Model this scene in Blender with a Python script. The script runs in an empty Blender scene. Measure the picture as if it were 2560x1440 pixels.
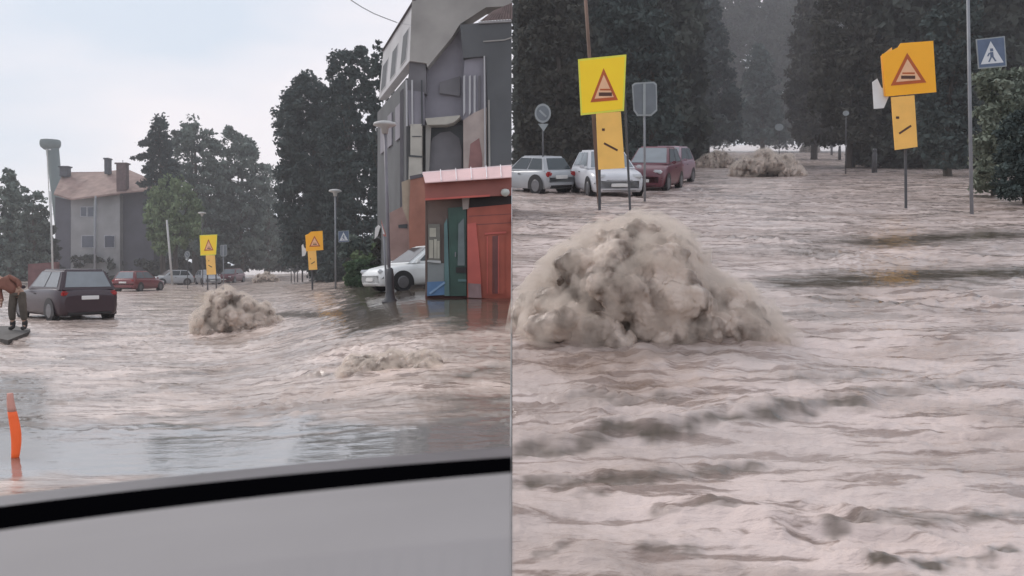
import bpy, bmesh, math, random
import numpy as np
from mathutils import Vector, Matrix, Euler

random.seed(7)
RNG = np.random.default_rng(11)
sc = bpy.context.scene
COL = sc.collection

# ------------------------------------------------------------------ camera
F = 2200.0                 # focal length in photo pixels (photo is 2560 wide)
PITCH = math.atan(53 / F)
CAMZ = 1.65
cam_d = bpy.data.cameras.new('camera')
cam = bpy.data.objects.new('camera', cam_d)
COL.objects.link(cam)
cam.location = (0, 0, CAMZ)
cam.rotation_euler = (math.pi / 2 - PITCH, 0, 0)
cam_d.sensor_width = 36
cam_d.lens = 36 * F / 2560
cam_d.clip_end = 3000
cam_d.clip_start = 0.05
cam_d.dof.use_dof = True
cam_d.dof.focus_distance = 14
cam_d.dof.aperture_fstop = 5.6
sc.camera = cam
CP, SP = math.cos(PITCH), math.sin(PITCH)


def P(px, py, d):
    """photo pixel + distance in front of the camera -> point in the world"""
    X = (px - 1280) / F
    Z = (720 - py) / F
    return Vector((d * X, d * (CP + Z * SP), CAMZ + d * (-SP + Z * CP)))


def sstep(a, b, t):
    t = np.clip((t - a) / (b - a), 0, 1)
    return t * t * (3 - 2 * t)


SLOPE = math.tan(math.atan(362 / F) - PITCH)


def zA(x, y):
    u = x / np.maximum(y, 0.5)
    return 0.95 * sstep(-0.36, -0.08, u) * sstep(5.0, 21.0, y)


def zB(x, y):
    return SLOPE * y


def hit(px, py, side):
    f = zA if side == 'A' else zB
    lo = None
    d = 2.0
    while d < 400:
        p = P(px, py, d)
        if p.z <= float(f(np.float64(p.x), np.float64(p.y))):
            a, b = d / 1.01, d
            for _ in range(25):
                m = (a + b) / 2
                q = P(px, py, m)
                if q.z <= float(f(np.float64(q.x), np.float64(q.y))):
                    b = m
                else:
                    a = m
            return P(px, py, b), b
        d *= 1.01
    return P(px, py, 400), 400


# ------------------------------------------------------------------ noise
def _grad(ix, iy, seed):
    h = (ix.astype(np.int64) * 374761393 + iy.astype(np.int64) * 668265263 + seed * 1274126177) & 0xffffffff
    h = ((h ^ (h >> 13)) * 1274126177) & 0xffffffff
    a = ((h ^ (h >> 16)) & 0xffff) / 65536.0 * 2 * np.pi
    return np.cos(a), np.sin(a)


def perlin(x, y, seed=0):
    x0 = np.floor(x); y0 = np.floor(y)
    fx = x - x0; fy = y - y0
    u = fx ** 3 * (fx * (fx * 6 - 15) + 10); v = fy ** 3 * (fy * (fy * 6 - 15) + 10)
    out = 0
    r = []
    for dx in (0, 1):
        for dy in (0, 1):
            gx, gy = _grad(x0 + dx, y0 + dy, seed)
            r.append(gx * (fx - dx) + gy * (fy - dy))
    a = r[0] * (1 - v) + r[1] * v
    b = r[2] * (1 - v) + r[3] * v
    return (a * (1 - u) + b * u) * 1.5


def fbm(x, y, seed=0, o=4, g=0.5):
    s = 0; a = 1.0; t = 0
    for i in range(o):
        s = s + a * perlin(x * 2 ** i, y * 2 ** i, seed + i * 17)
        t += a; a *= g
    return s / t


def ridged(x, y, seed=0, o=3):
    s = 0; a = 1.0; t = 0
    for i in range(o):
        s = s + a * (1 - np.abs(perlin(x * 2 ** i, y * 2 ** i, seed + i * 31)) * 2.2)
        t += a; a *= 0.5
    return s / t


# ------------------------------------------------------------------ materials
MATS = {}


def mat(name, col, rough=0.6, var=0.15, scale=3.0, metal=0.0, bump=0.0, spec=0.5, emit=None, coords='Object', col2=None, detail=5, stretch=None, bscale=None):
    if name in MATS:
        return MATS[name]
    m = bpy.data.materials.new(name)
    m.use_nodes = True
    nt = m.node_tree; N = nt.nodes; L = nt.links
    b = N['Principled BSDF']
    b.inputs['Roughness'].default_value = rough
    b.inputs['Metallic'].default_value = metal
    b.inputs['Specular IOR Level'].default_value = spec
    tc = N.new('ShaderNodeTexCoord')
    src = tc.outputs[coords]
    if stretch:
        mp = N.new('ShaderNodeMapping'); mp.inputs['Scale'].default_value = stretch
        L.new(src, mp.inputs[0]); src = mp.outputs[0]
    no = N.new('ShaderNodeTexNoise'); no.inputs['Scale'].default_value = scale; no.inputs['Detail'].default_value = detail
    L.new(src, no.inputs['Vector'])
    ra = N.new('ShaderNodeValToRGB')
    c2 = col2 or tuple(min(1, c * (1 + var)) for c in col)
    c1 = tuple(c * (1 - var) for c in col)
    ra.color_ramp.elements[0].position = 0.3; ra.color_ramp.elements[1].position = 0.7
    ra.color_ramp.elements[0].color = (*c1, 1); ra.color_ramp.elements[1].color = (*c2, 1)
    L.new(no.outputs['Fac'], ra.inputs[0]); L.new(ra.outputs[0], b.inputs['Base Color'])
    if bump:
        n2 = N.new('ShaderNodeTexNoise'); n2.inputs['Scale'].default_value = bscale or scale * 4; n2.inputs['Detail'].default_value = 4
        L.new(src, n2.inputs['Vector'])
        bp = N.new('ShaderNodeBump'); bp.inputs['Strength'].default_value = bump; bp.inputs['Distance'].default_value = 0.05
        L.new(n2.outputs['Fac'], bp.inputs['Height']); L.new(bp.outputs[0], b.inputs['Normal'])
    if emit:
        b.inputs['Emission Color'].default_value = (*emit[0], 1); b.inputs['Emission Strength'].default_value = emit[1]
    MATS[name] = m
    return m


def leafmat(name, dark, light):
    m = bpy.data.materials.new(name); m.use_nodes = True
    nt = m.node_tree; N = nt.nodes; L = nt.links
    b = N['Principled BSDF']; b.inputs['Roughness'].default_value = 1.0; b.inputs['Specular IOR Level'].default_value = 0.05
    at = N.new('ShaderNodeAttribute'); at.attribute_name = 'tint'
    ra = N.new('ShaderNodeValToRGB')
    ra.color_ramp.elements[0].color = (*dark, 1); ra.color_ramp.elements[1].color = (*light, 1)
    L.new(at.outputs['Fac'], ra.inputs[0]); L.new(ra.outputs[0], b.inputs['Base Color'])
    return m


# ------------------------------------------------------------------ object helpers
def link(o, parent=None):
    COL.objects.link(o)
    if parent is not None:
        o.parent = parent
    return o


def tag(o, label=None, cat=None, group=None, kind=None):
    if label: o['label'] = label
    if cat: o['category'] = cat
    if group: o['group'] = group
    if kind: o['kind'] = kind
    return o


def thing(name, loc, label, cat, group=None, rot=None):
    o = bpy.data.objects.new(name, None); o.empty_display_size = 0.3
    COL.objects.link(o); o.location = loc
    if rot is not None:
        o.rotation_euler = rot
    return tag(o, label, cat, group)


def root_loc(parent):
    v = Vector((0, 0, 0))
    while parent is not None:
        v += Vector(parent.location); parent = parent.parent
    return v


def mesh(name, verts, faces, m, parent=None, world=True, smooth=False):
    me = bpy.data.meshes.new(name)
    off = root_loc(parent) if (world and parent is not None) else Vector((0, 0, 0))
    me.from_pydata([tuple(Vector(v) - off) for v in verts], [], faces)
    me.materials.append(m)
    me.update()
    if smooth:
        me.polygons.foreach_set('use_smooth', [True] * len(me.polygons))
    o = bpy.data.objects.new(name, me)
    return link(o, parent)


def npmesh(name, V, Q, m, parent=None, smooth=False, tint=None, off=None):
    """fast mesh from numpy arrays (quads or tris)"""
    me = bpy.data.meshes.new(name)
    k = Q.shape[1]
    if parent is not None and off is None:
        off = np.array(root_loc(parent))
    if off is not None:
        V = V - off
    me.vertices.add(len(V)); me.vertices.foreach_set('co', V.astype(np.float32).ravel())
    me.loops.add(Q.size); me.loops.foreach_set('vertex_index', Q.astype(np.int32).ravel())
    me.polygons.add(len(Q)); me.polygons.foreach_set('loop_start', np.arange(0, Q.size, k, dtype=np.int32))
    try:
        me.polygons.foreach_set('loop_total', np.full(len(Q), k, dtype=np.int32))
    except Exception:
        pass
    me.update(calc_edges=True); me.validate()
    if smooth:
        me.polygons.foreach_set('use_smooth', np.ones(len(me.polygons), dtype=bool))
    if tint is not None:
        a = me.attributes.new('tint', 'FLOAT', 'FACE' if len(tint) == len(Q) else 'POINT')
        a.data.foreach_set('value', tint.astype(np.float32))
    me.materials.append(m)
    o = bpy.data.objects.new(name, me)
    return link(o, parent)


class MB:
    """collects simple solids, builds ONE mesh object"""
    def __init__(s):
        s.bm = bmesh.new()

    def box(s, c, size, rz=0, bevel=0, rot=None):
        r = bmesh.ops.create_cube(s.bm, size=1)
        vs = r['verts']
        M = Matrix.Translation(c) @ (rot.to_4x4() if rot is not None else Matrix.Rotation(rz, 4, 'Z')) @ Matrix.Diagonal((*size, 1))
        bmesh.ops.transform(s.bm, matrix=M, verts=vs)
        if bevel:
            es = list({e for v in vs for e in v.link_edges})
            bmesh.ops.bevel(s.bm, geom=es, offset=bevel, segments=2, affect='EDGES', clamp_overlap=True)
        return s

    def cyl(s, a, b, r1, r2=None, seg=12):
        a = Vector(a); b = Vector(b); r2 = r1 if r2 is None else r2
        d = b - a
        q = d.to_track_quat('Z', 'Y').to_matrix().to_4x4()
        r = bmesh.ops.create_cone(s.bm, cap_ends=True, segments=seg, radius1=r1, radius2=r2, depth=d.length)
        bmesh.ops.transform(s.bm, matrix=Matrix.Translation((a + b) / 2) @ q, verts=r['verts'])
        return s

    def lathe(s, c, prof, seg=20):
        rings = []
        for (r, z) in prof:
            rings.append([s.bm.verts.new((c[0] + r * math.cos(2 * math.pi * i / seg), c[1] + r * math.sin(2 * math.pi * i / seg), c[2] + z)) for i in range(seg)])
        for a, b in zip(rings, rings[1:]):
            for i in range(seg):
                s.bm.faces.new((a[i], a[(i + 1) % seg], b[(i + 1) % seg], b[i]))
        s.bm.faces.new(rings[0][::-1]); s.bm.faces.new(rings[-1])
        return s

    def prism(s, pts, ext):
        """pts: polygon of world points; ext: extrusion vector"""
        e = Vector(ext)
        a = [s.bm.verts.new(p) for p in pts]; b = [s.bm.verts.new(Vector(p) + e) for p in pts]
        s.bm.faces.new(a); s.bm.faces.new(b[::-1])
        n = len(a)
        for i in range(n):
            s.bm.faces.new((a[i], b[i], b[(i + 1) % n], a[(i + 1) % n]))
        return s

    def build(s, name, m, parent=None, world=True, smooth=False):
        bmesh.ops.recalc_face_normals(s.bm, faces=s.bm.faces)
        if world and parent is not None:
            bmesh.ops.translate(s.bm, vec=-root_loc(parent), verts=s.bm.verts)
        me = bpy.data.meshes.new(name); s.bm.to_mesh(me); s.bm.free()
        me.materials.append(m)
        if smooth:
            me.polygons.foreach_set('use_smooth', [True] * len(me.polygons))
        o = bpy.data.objects.new(name, me)
        return link(o, parent)


def slab(name, poly, d, m, parent=None, t=0.06, off=0.0):
    """flat panel: polygon given by pixels, standing at distance d, thickness t going back"""
    pts = [P(px, py, d - off) for px, py in poly]
    return MB().prism(pts, (0, t, 0)).build(name, m, parent)


def rect(x0, y0, x1, y1):
    return [(x0, y0), (x1, y0), (x1, y1), (x0, y1)]


def yawpt(px, d, z=0.0):
    p = P(px, 667, d); return Vector((p.x, p.y, z))


# ------------------------------------------------------------------ world and light
w = bpy.data.worlds.new('World'); sc.world = w; w.use_nodes = True
nt = w.node_tree; N = nt.nodes; L = nt.links
bg = N['Background']
SUN_EL, SUN_AZ = math.radians(40), math.radians(-50)     # azimuth measured from +Y towards +X
sky = N.new('ShaderNodeTexSky'); sky.sky_type = 'NISHITA'; sky.sun_disc = False
sky.sun_elevation = SUN_EL; sky.sun_rotation = SUN_AZ
tc = N.new('ShaderNodeTexCoord')
mp = N.new('ShaderNodeMapping'); mp.inputs['Scale'].default_value = (1.0, 1.0, 3.2)
L.new(tc.outputs['Generated'], mp.inputs[0])
no = N.new('ShaderNodeTexNoise'); no.inputs['Scale'].default_value = 2.1; no.inputs['Detail'].default_value = 5; no.inputs['Roughness'].default_value = 0.45
L.new(mp.outputs[0], no.inputs['Vector'])
ra = N.new('ShaderNodeValToRGB')
ra.color_ramp.elements[0].position = 0.40; ra.color_ramp.elements[0].color = (0.70, 0.80, 0.93, 1)
ra.color_ramp.elements[1].position = 0.60; ra.color_ramp.elements[1].color = (1.03, 0.98, 1.03, 1)
L.new(no.outputs['Fac'], ra.inputs[0])
sk = N.new('ShaderNodeMix'); sk.data_type = 'RGBA'; sk.blend_type = 'MIX'; sk.inputs[0].default_value = 0.93
vm = N.new('ShaderNodeVectorMath'); vm.operation = 'SCALE'; vm.inputs['Scale'].default_value = 0.10
L.new(sky.outputs[0], vm.inputs[0]); L.new(vm.outputs[0], sk.inputs[6]); L.new(ra.outputs[0], sk.inputs[7])
L.new(sk.outputs[2], bg.inputs[0]); bg.inputs[1].default_value = 1.0
sd = bpy.data.lights.new('sun', 'SUN'); so = bpy.data.objects.new('sun', sd); COL.objects.link(so)
sd.energy = 1.6; sd.angle = math.radians(18); sd.color = (1.0, 0.95, 0.9)
sdir = Vector((math.sin(SUN_AZ) * math.cos(SUN_EL), math.cos(SUN_AZ) * math.cos(SUN_EL), math.sin(SUN_EL)))
so.rotation_euler = sdir.to_track_quat('Z', 'Y').to_euler()
sc.view_settings.view_transform = 'Standard'; sc.view_settings.look = 'None'
sc.view_settings.exposure = 0


# ------------------------------------------------------------------ flood water
def water_mat(name, c_lo, c_hi, calm_rough, mud_rough, bump, bscale, streak=0.7):
    m = bpy.data.materials.new(name); m.use_nodes = True
    nt = m.node_tree; N = nt.nodes; L = nt.links
    b = N['Principled BSDF']; at = N.new('ShaderNodeAttribute'); at.attribute_name = 'mud'        # 0 smooth thin water .. 1 churned mud
    pv = N.new('ShaderNodeAttribute'); pv.attribute_name = 'wet'        # 1 wet pavement, plus dark reflections and shade put into the water colour
    tc = N.new('ShaderNodeTexCoord')
    mp = N.new('ShaderNodeMapping'); mp.inputs['Scale'].default_value = (0.45, 1.0, 1.0); mp.inputs['Rotation'].default_value = (0, 0, math.radians(-12))
    L.new(tc.outputs['Object'], mp.inputs[0])
    n1 = N.new('ShaderNodeTexNoise'); n1.inputs['Scale'].default_value = 0.9; n1.inputs['Detail'].default_value = 8; n1.inputs['Roughness'].default_value = 0.62
    n1.inputs['Distortion'].default_value = 0.6
    L.new(mp.outputs[0], n1.inputs['Vector'])
    ra = N.new('ShaderNodeValToRGB'); ra.color_ramp.elements[0].position = 0.34; ra.color_ramp.elements[1].position = 0.56
    ra.color_ramp.elements[0].color = (*c_lo, 1); ra.color_ramp.elements[1].color = (*c_hi, 1)
    L.new(n1.outputs['Fac'], ra.inputs[0])
    mx = N.new('ShaderNodeMix'); mx.data_type = 'RGBA'
    mx.inputs[6].default_value = (0.23, 0.22, 0.21, 1)
    L.new(at.outputs['Fac'], mx.inputs[0]); L.new(ra.outputs[0], mx.inputs[7])
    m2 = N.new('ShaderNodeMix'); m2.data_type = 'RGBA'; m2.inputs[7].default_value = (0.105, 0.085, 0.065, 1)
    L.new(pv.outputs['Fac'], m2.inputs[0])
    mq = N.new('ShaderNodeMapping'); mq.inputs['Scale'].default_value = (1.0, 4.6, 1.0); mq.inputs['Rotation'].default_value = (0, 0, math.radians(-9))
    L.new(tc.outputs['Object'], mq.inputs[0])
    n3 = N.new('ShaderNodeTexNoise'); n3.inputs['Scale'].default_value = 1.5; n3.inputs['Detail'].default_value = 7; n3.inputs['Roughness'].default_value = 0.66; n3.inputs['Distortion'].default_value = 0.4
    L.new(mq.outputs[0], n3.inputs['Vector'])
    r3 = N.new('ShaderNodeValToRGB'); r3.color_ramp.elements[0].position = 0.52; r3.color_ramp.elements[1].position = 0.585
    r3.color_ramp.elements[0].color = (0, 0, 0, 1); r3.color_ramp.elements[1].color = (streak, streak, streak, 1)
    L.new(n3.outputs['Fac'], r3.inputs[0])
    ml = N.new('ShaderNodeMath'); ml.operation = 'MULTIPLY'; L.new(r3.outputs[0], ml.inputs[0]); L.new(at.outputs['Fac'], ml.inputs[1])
    m3 = N.new('ShaderNodeMix'); m3.data_type = 'RGBA'; m3.inputs[7].default_value = (0.17, 0.115, 0.09, 1)  # dark dashes: tree reflections on calmer faces painted into the base colour
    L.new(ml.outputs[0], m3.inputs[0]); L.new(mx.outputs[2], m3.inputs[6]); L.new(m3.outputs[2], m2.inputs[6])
    L.new(m2.outputs[2], b.inputs['Base Color'])
    mr = N.new('ShaderNodeMapRange'); mr.inputs[3].default_value = calm_rough; mr.inputs[4].default_value = mud_rough
    L.new(at.outputs['Fac'], mr.inputs[0])
    fmx = N.new('ShaderNodeMath'); fmx.operation = 'MAXIMUM'; L.new(pv.outputs['Fac'], fmx.inputs[0]); L.new(ml.outputs[0], fmx.inputs[1])
    rmx = N.new('ShaderNodeMix'); rmx.data_type = 'FLOAT'; rmx.inputs[3].default_value = 0.06
    L.new(fmx.outputs[0], rmx.inputs[0]); L.new(mr.outputs[0], rmx.inputs[2]); L.new(rmx.outputs[0], b.inputs['Roughness'])
    mi = N.new('ShaderNodeMapRange'); mi.inputs[2].default_value = 0.3; mi.inputs[3].default_value = 4.5; mi.inputs[4].default_value = 1.33
    L.new(at.outputs['Fac'], mi.inputs[0]); L.new(mi.outputs[0], b.inputs['IOR'])
    n2 = N.new('ShaderNodeTexNoise'); n2.inputs['Scale'].default_value = bscale; n2.inputs['Detail'].default_value = 5; n2.inputs['Roughness'].default_value = 0.6
    L.new(mp.outputs[0], n2.inputs['Vector'])
    ms = N.new('ShaderNodeMath'); ms.operation = 'MULTIPLY_ADD'; ms.inputs[1].default_value = bump * 0.86; ms.inputs[2].default_value = bump * 0.14
    L.new(at.outputs['Fac'], ms.inputs[0])
    bp = N.new('ShaderNodeBump'); bp.inputs['Distance'].default_value = 0.04
    inv = N.new('ShaderNodeMath'); inv.operation = 'MULTIPLY_ADD'; inv.inputs[1].default_value = -0.75; inv.inputs[2].default_value = 1.0
    L.new(pv.outputs['Fac'], inv.inputs[0])
    mb = N.new('ShaderNodeMath'); mb.operation = 'MULTIPLY'; L.new(ms.outputs[0], mb.inputs[0]); L.new(inv.outputs[0], mb.inputs[1])
    L.new(mb.outputs[0], bp.inputs['Strength']); L.new(n2.outputs['Fac'], bp.inputs['Height']); L.new(bp.outputs[0], b.inputs['Normal'])
    return m


def waves(x, y, seed, ang):
    c, s = math.cos(ang), math.sin(ang)
    a = x * c + y * s; b = -x * s + y * c
    wx = fbm(a * 0.35, b * 0.35, seed + 90, 2) * 0.9
    h = 0.026 * (ridged(a * 0.42 + wx, b * 0.95 + wx, seed, 3) - 0.5)
    h = h + 0.026 * fbm(a * 1.3 + wx, b * 3.2, seed + 5, 5, 0.62)
    h = h + 0.022 * np.maximum(0, fbm(a * 2.6, b * 7.5 + wx * 3, seed + 9, 3, 0.6))
    h = h + 0.007 * fbm(a * 6, b * 17, seed + 71, 3, 0.6)
    chop = ridged(a * 1.1 + wx, b * 3.4 + wx * 2, seed + 41, 2)
    h = h + 0.026 * sstep(0.45, 1.0, chop) * sstep(-0.1, 0.35, fbm(a * 0.5, b * 0.8, seed + 47, 2))
    return h


def grid_water(name, u0, u1, y0, y1, nc, nr, fz, fh, m, label):
    u = np.linspace(u0, u1, nc); yy = np.exp(np.linspace(math.log(y0), math.log(y1), nr))
    U, Y = np.meshgrid(u, yy); X = U * Y
    H, MUD, WET_REFL = fh(X, Y)
    Z = fz(X, Y) + H
    V = np.stack([X, Y, Z], -1).reshape(-1, 3)
    i = np.arange(nr - 1)[:, None] * nc + np.arange(nc - 1)[None, :]
    Q = np.stack([i, i + 1, i + nc + 1, i + nc], -1).reshape(-1, 4)
    o = npmesh(name, V, Q, m, smooth=True)
    for nm, arr in (('mud', MUD), ('wet', WET_REFL)):
        a = o.data.attributes.new(nm, 'FLOAT', 'POINT'); a.data.foreach_set('value', arr.astype(np.float32).ravel())
    tag(o, kind='structure')
    return o


boilsA = []      # (x, y, radius) centres where the surface is churned
boilsB = []
pA1, dA1 = hit(582, 832, 'A')
pA2, dA2 = hit(980, 905, 'A')
pA3, dA3 = hit(660, 706, 'A')
pB1, dB1 = hit(1620, 858, 'B')


def fhA(X, Y):
    rough = sstep(8.2, 10.3, Y + 0.9 * fbm(X * 0.5, Y * 0.9, 50, 3) + 1.3 * fbm(X * 1.5, Y * 4, 52, 4, 0.65))
    far = 1 - 0.5 * sstep(30, 90, Y)
    H = waves(X, Y, 3, math.radians(8)) * (0.055 + 0.945 * rough) * far * 1.35
    MUD = rough * (0.75 + 0.5 * fbm(X * 0.4, Y * 0.9, 61, 4))
    # low boil, right of the tall one
    for (bx, by, r, amp) in ((pA2.x, pA2.y + .2, 0.6, 0.03), (pA2.x - 0.9, pA2.y + 1.3, 0.7, 0.05), (pA1.x, pA1.y, 1.5, 0.07)):
        D = np.sqrt((X - bx) ** 2 + ((Y - by) * 0.9) ** 2)
        G = np.exp(-(D / r) ** 2)
        H = H + G * amp * (0.5 + 1.3 * np.abs(fbm(X * 1.8, Y * 1.8, 77, 4, 0.6)) * 2.0)
        G2 = np.exp(-(D / (r * 1.9)) ** 2)
        H = H + G2 * 0.05 * fbm(X * 3.2, Y * 3.2, 79, 3, 0.6)
        MUD = np.maximum(MUD, G2)
    u = X / Y
    MUD = np.maximum(MUD, (1 - sstep(6.5, 7.1, Y + 0.5 * fbm(X, Y * 2, 18, 3))) * (1 - sstep(-0.46, -0.36, u)))
    WET_REFL = sstep(-0.215, -0.17, u + 0.02 * fbm(X, Y, 8, 3) + 0.05 * fbm(X * 2, Y * 4.5, 9, 4, 0.65)) * sstep(13.8, 16.2, Y + 0.15 * X + 1.6 * fbm(X * 0.9, Y * 0.9, 30, 3) + 1.5 * fbm(X * 2.2, Y * 5, 33, 4, 0.65)) * (1 - sstep(40, 60, Y))
    H = H * (1 - 0.75 * WET_REFL)
    MUD = np.clip(MUD * (1 - 0.6 * WET_REFL), 0, 1)
    # dark reflection put into the water colour at the lower left
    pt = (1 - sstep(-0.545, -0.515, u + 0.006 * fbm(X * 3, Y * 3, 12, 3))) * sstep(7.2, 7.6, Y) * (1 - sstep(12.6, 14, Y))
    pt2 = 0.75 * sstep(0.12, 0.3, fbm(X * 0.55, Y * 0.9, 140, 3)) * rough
    WET_REFL = np.clip(np.maximum(WET_REFL * 0.92, np.maximum(pt * 0.75, pt2 * 0.3)), 0, 1)
    brk = 0.55 + 0.9 * np.clip(0.5 + 1.4 * fbm(X * 3, Y * 5, 88, 4, 0.6), 0, 1)
    for px, wd_, hh, k in BANDS_A:
        G = band(X, Y, px, wd_, 'A')
        H = H + band(X, Y - wd_ * 1.3 * (hh > 0), px, wd_ * 1.6, 'A') * hh * (hh > 0)
        if hh <= 0: H = H * (1 - 0.9 * G * brk.clip(0, 1))
        WET_REFL = np.maximum(WET_REFL, k * G * brk)  # dark bands: reflections and wave shade put into the water colour
    WET_REFL = np.clip(WET_REFL, 0, 1)
    return H, MUD, WET_REFL


def band(X, Y, px, width, side):
    """closeness 0..1 to a line in the stream, and which side of it a point lies on"""
    W = [hit(a, b, side)[0] for a, b in px]
    out = np.zeros(X.shape)
    mg = width * 6 + 0.2
    k = (X > min(p.x for p in W) - mg) & (X < max(p.x for p in W) + mg) & (Y > min(p.y for p in W) - mg) & (Y < max(p.y for p in W) + mg)
    x = X[k]; y = Y[k]
    ww = width * (0.75 + 0.9 * np.abs(fbm(x * 1.7, y * 1.7, 301, 3)))
    y = y + 0.14 * fbm(x * 2.2, y * 2.2, 311, 3) + 0.10 * fbm(x * 5, y * 16, 313, 3, 0.65)
    best = np.full(x.shape, 9.0)
    for a, b in zip(W, W[1:]):
        dx, dy = b.x - a.x, b.y - a.y; l2 = dx * dx + dy * dy
        t = np.clip(((x - a.x) * dx + (y - a.y) * dy) / l2, 0, 1)
        best = np.minimum(best, np.hypot(x - a.x - t * dx, y - a.y - t * dy))
    out[k] = np.exp(-(best / ww) ** 2)
    return out


BANDS_B = [([(1300, 1125), (1420, 1115), (1560, 1085), (1680, 1095), (1830, 1065), (1960, 1040), (2150, 1022)], 0.075, 0.085, 0.75),
           ([(1283, 1215), (1420, 1205), (1600, 1200), (1780, 1180), (1900, 1160)], 0.05, 0.06, 0.65),
           ([(2000, 708), (2150, 700), (2330, 688), (2560, 680)], 0.62, -0.03, 1.0),
           ([(2180, 606), (2330, 596), (2500, 586)], 0.8, -0.03, 0.9),
           ([(1440, 1012), (1560, 1006), (1700, 1002)], 0.06, 0.05, 0.5),
           ([(1980, 960), (2120, 950), (2200, 940)], 0.07, 0.05, 0.5),
           ([(2160, 1000), (2300, 985), (2430, 965)], 0.08, 0.05, 0.55),
           ([(2080, 1330), (2250, 1300), (2400, 1295), (2560, 1280)], 0.045, 0.03, 0.65),
           ([(2180, 1418), (2400, 1405), (2560, 1398)], 0.03, 0.03, 0.8),
           ([(1640, 1290), (1740, 1280), (1830, 1278)], 0.04, 0.035, 0.5),
           ([(1440, 1245), (1510, 1238)], 0.035, 0.03, 0.6), ([(1600, 1372), (1730, 1366)], 0.03, 0.025, 0.5), ([(1340, 1388), (1420, 1382)], 0.03, 0.02, 0.6)]
BANDS_A = [([(700, 784), (800, 786), (930, 784)], 0.5, -0.02, 0.8), ([(930, 778), (1279, 790)], 0.7, 0.0, 0.6),
           ([(440, 938), (540, 932), (600, 928)], 0.16, 0.05, 0.6), ([(1100, 950), (1230, 925)], 0.2, 0.03, 0.6), ([(770, 942), (900, 940)], 0.12, 0.05, 0.5),
           ([(140, 1010), (240, 998), (330, 985), (450, 970)], 0.1, 0.02, 0.45), ([(1000, 1005), (1279, 995)], 0.12, 0.02, 0.55), ([(400, 1030), (600, 1028)], 0.10, 0.01, 0.5)]


def fhB(X, Y):
    H = waves(X, Y, 31, math.radians(-9)) * 1.5 * (1 - 0.45 * sstep(18, 60, Y))
    D = np.sqrt((X - pB1.x) ** 2 + (Y - pB1.y) ** 2)
    H = H + 0.10 * np.exp(-(D / 1.25) ** 2) * (0.6 + 1.5 * np.abs(fbm(X * 2.5, Y * 2.5, 7, 3)))
    c, s = math.cos(-0.25), math.sin(-0.25)
    a = X * c + Y * s; b = -X * s + Y * c
    # a few long rolling steps in the stream
    ST = ridged(a * 0.33, b * 0.75, 141, 2)
    H = H + 0.035 * sstep(0.5, 0.95, ST) * (1 - sstep(9, 16, Y))
    MUD = np.clip(0.85 + 0.4 * fbm(X * 0.5, Y, 22, 4), 0, 1)
    WET_REFL = 0.6 * sstep(0.16, 0.34, fbm(a * 0.5, b * 1.6, 231, 3)) * sstep(5, 8, Y)
    pt = sstep(1.2, 2.4, X) * sstep(9.0, 9.5, Y - 0.12 * X) * (1 - sstep(10.1, 10.7, Y - 0.12 * X)) * sstep(-.25, .1, fbm(X * 0.6, Y * 1.4, 55, 3))
    WET_REFL = np.clip(np.maximum(WET_REFL * 0.8, 0.3 * pt), 0, 1)
    brk = 0.8 + 0.5 * np.clip(0.5 + 1.4 * fbm(X * 3, Y * 7, 88, 4, 0.6), 0, 1)
    for px, wd_, hh, k in BANDS_B:
        G = band(X, Y, px, wd_, 'B')
        G2 = band(X, Y + wd_ * 0.0 - wd_ * 1.5 * (hh > 0), px, wd_ * 1.6, 'B')
        H = H + G2 * hh * 0.6 * (hh > 0)
        if hh <= 0: H = H * (1 - 0.9 * G * brk.clip(0, 1))
        WET_REFL = np.maximum(WET_REFL, k * G * brk)  # shade of the rolls and tree reflections painted as darker water
    WET_REFL = np.clip(WET_REFL, 0, 1)
    return H, MUD, WET_REFL


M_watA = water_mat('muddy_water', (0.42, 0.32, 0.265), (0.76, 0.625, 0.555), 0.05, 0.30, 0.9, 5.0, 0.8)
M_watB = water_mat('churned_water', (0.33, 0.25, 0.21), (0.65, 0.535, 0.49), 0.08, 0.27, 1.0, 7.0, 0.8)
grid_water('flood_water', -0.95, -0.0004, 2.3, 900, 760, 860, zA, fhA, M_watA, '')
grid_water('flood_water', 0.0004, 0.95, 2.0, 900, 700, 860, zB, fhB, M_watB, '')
# plain ground under and around everything
M_soil = mat('soil', (0.16, 0.13, 0.105), 0.8, 0.3, 0.4, bump=0.3)
g = mesh('ground', [(-900, -200, -0.25), (0, -200, -0.25), (0, 2.5, -0.25), (0, 1200, -0.25), (-900, 1200, -0.25)], [(0, 1, 2, 3, 4)], M_soil); tag(g, kind='structure')
g = mesh('hill', [(0.0, 0, -0.22), (500, 0, -0.22), (500, 700, SLOPE * 700 - 0.22), (0, 700, SLOPE * 700 - 0.22)],
         [(0, 1, 2, 3)], M_soil); tag(g, kind='structure')
g = mesh('ground', [(0, -200, -0.26), (500, -200, -0.26), (500, 0.0, -0.26), (0, 0.0, -0.26)], [(0, 1, 2, 3)], M_soil); tag(g, kind='structure')
# thin concrete wall that holds the sloping street up beside the level one
M_conc = mat('concrete', (0.36, 0.35, 0.34), 0.85, 0.15, 1.2, bump=0.2)
ret = MB().prism([(-0.003, 4.0, -0.3), (-0.003, 18.8, -0.3), (-0.003, 18.8, SLOPE * 18.8 - .02), (-0.003, 4.0, SLOPE * 4 - .02)], (-0.009, 0, 0)).build('retaining_wall', M_conc)
tag(ret, 'thin pale concrete wall holding the sloping street above the level one', 'wall')


# ------------------------------------------------------------------ boils of muddy water
M_boil = None


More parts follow.
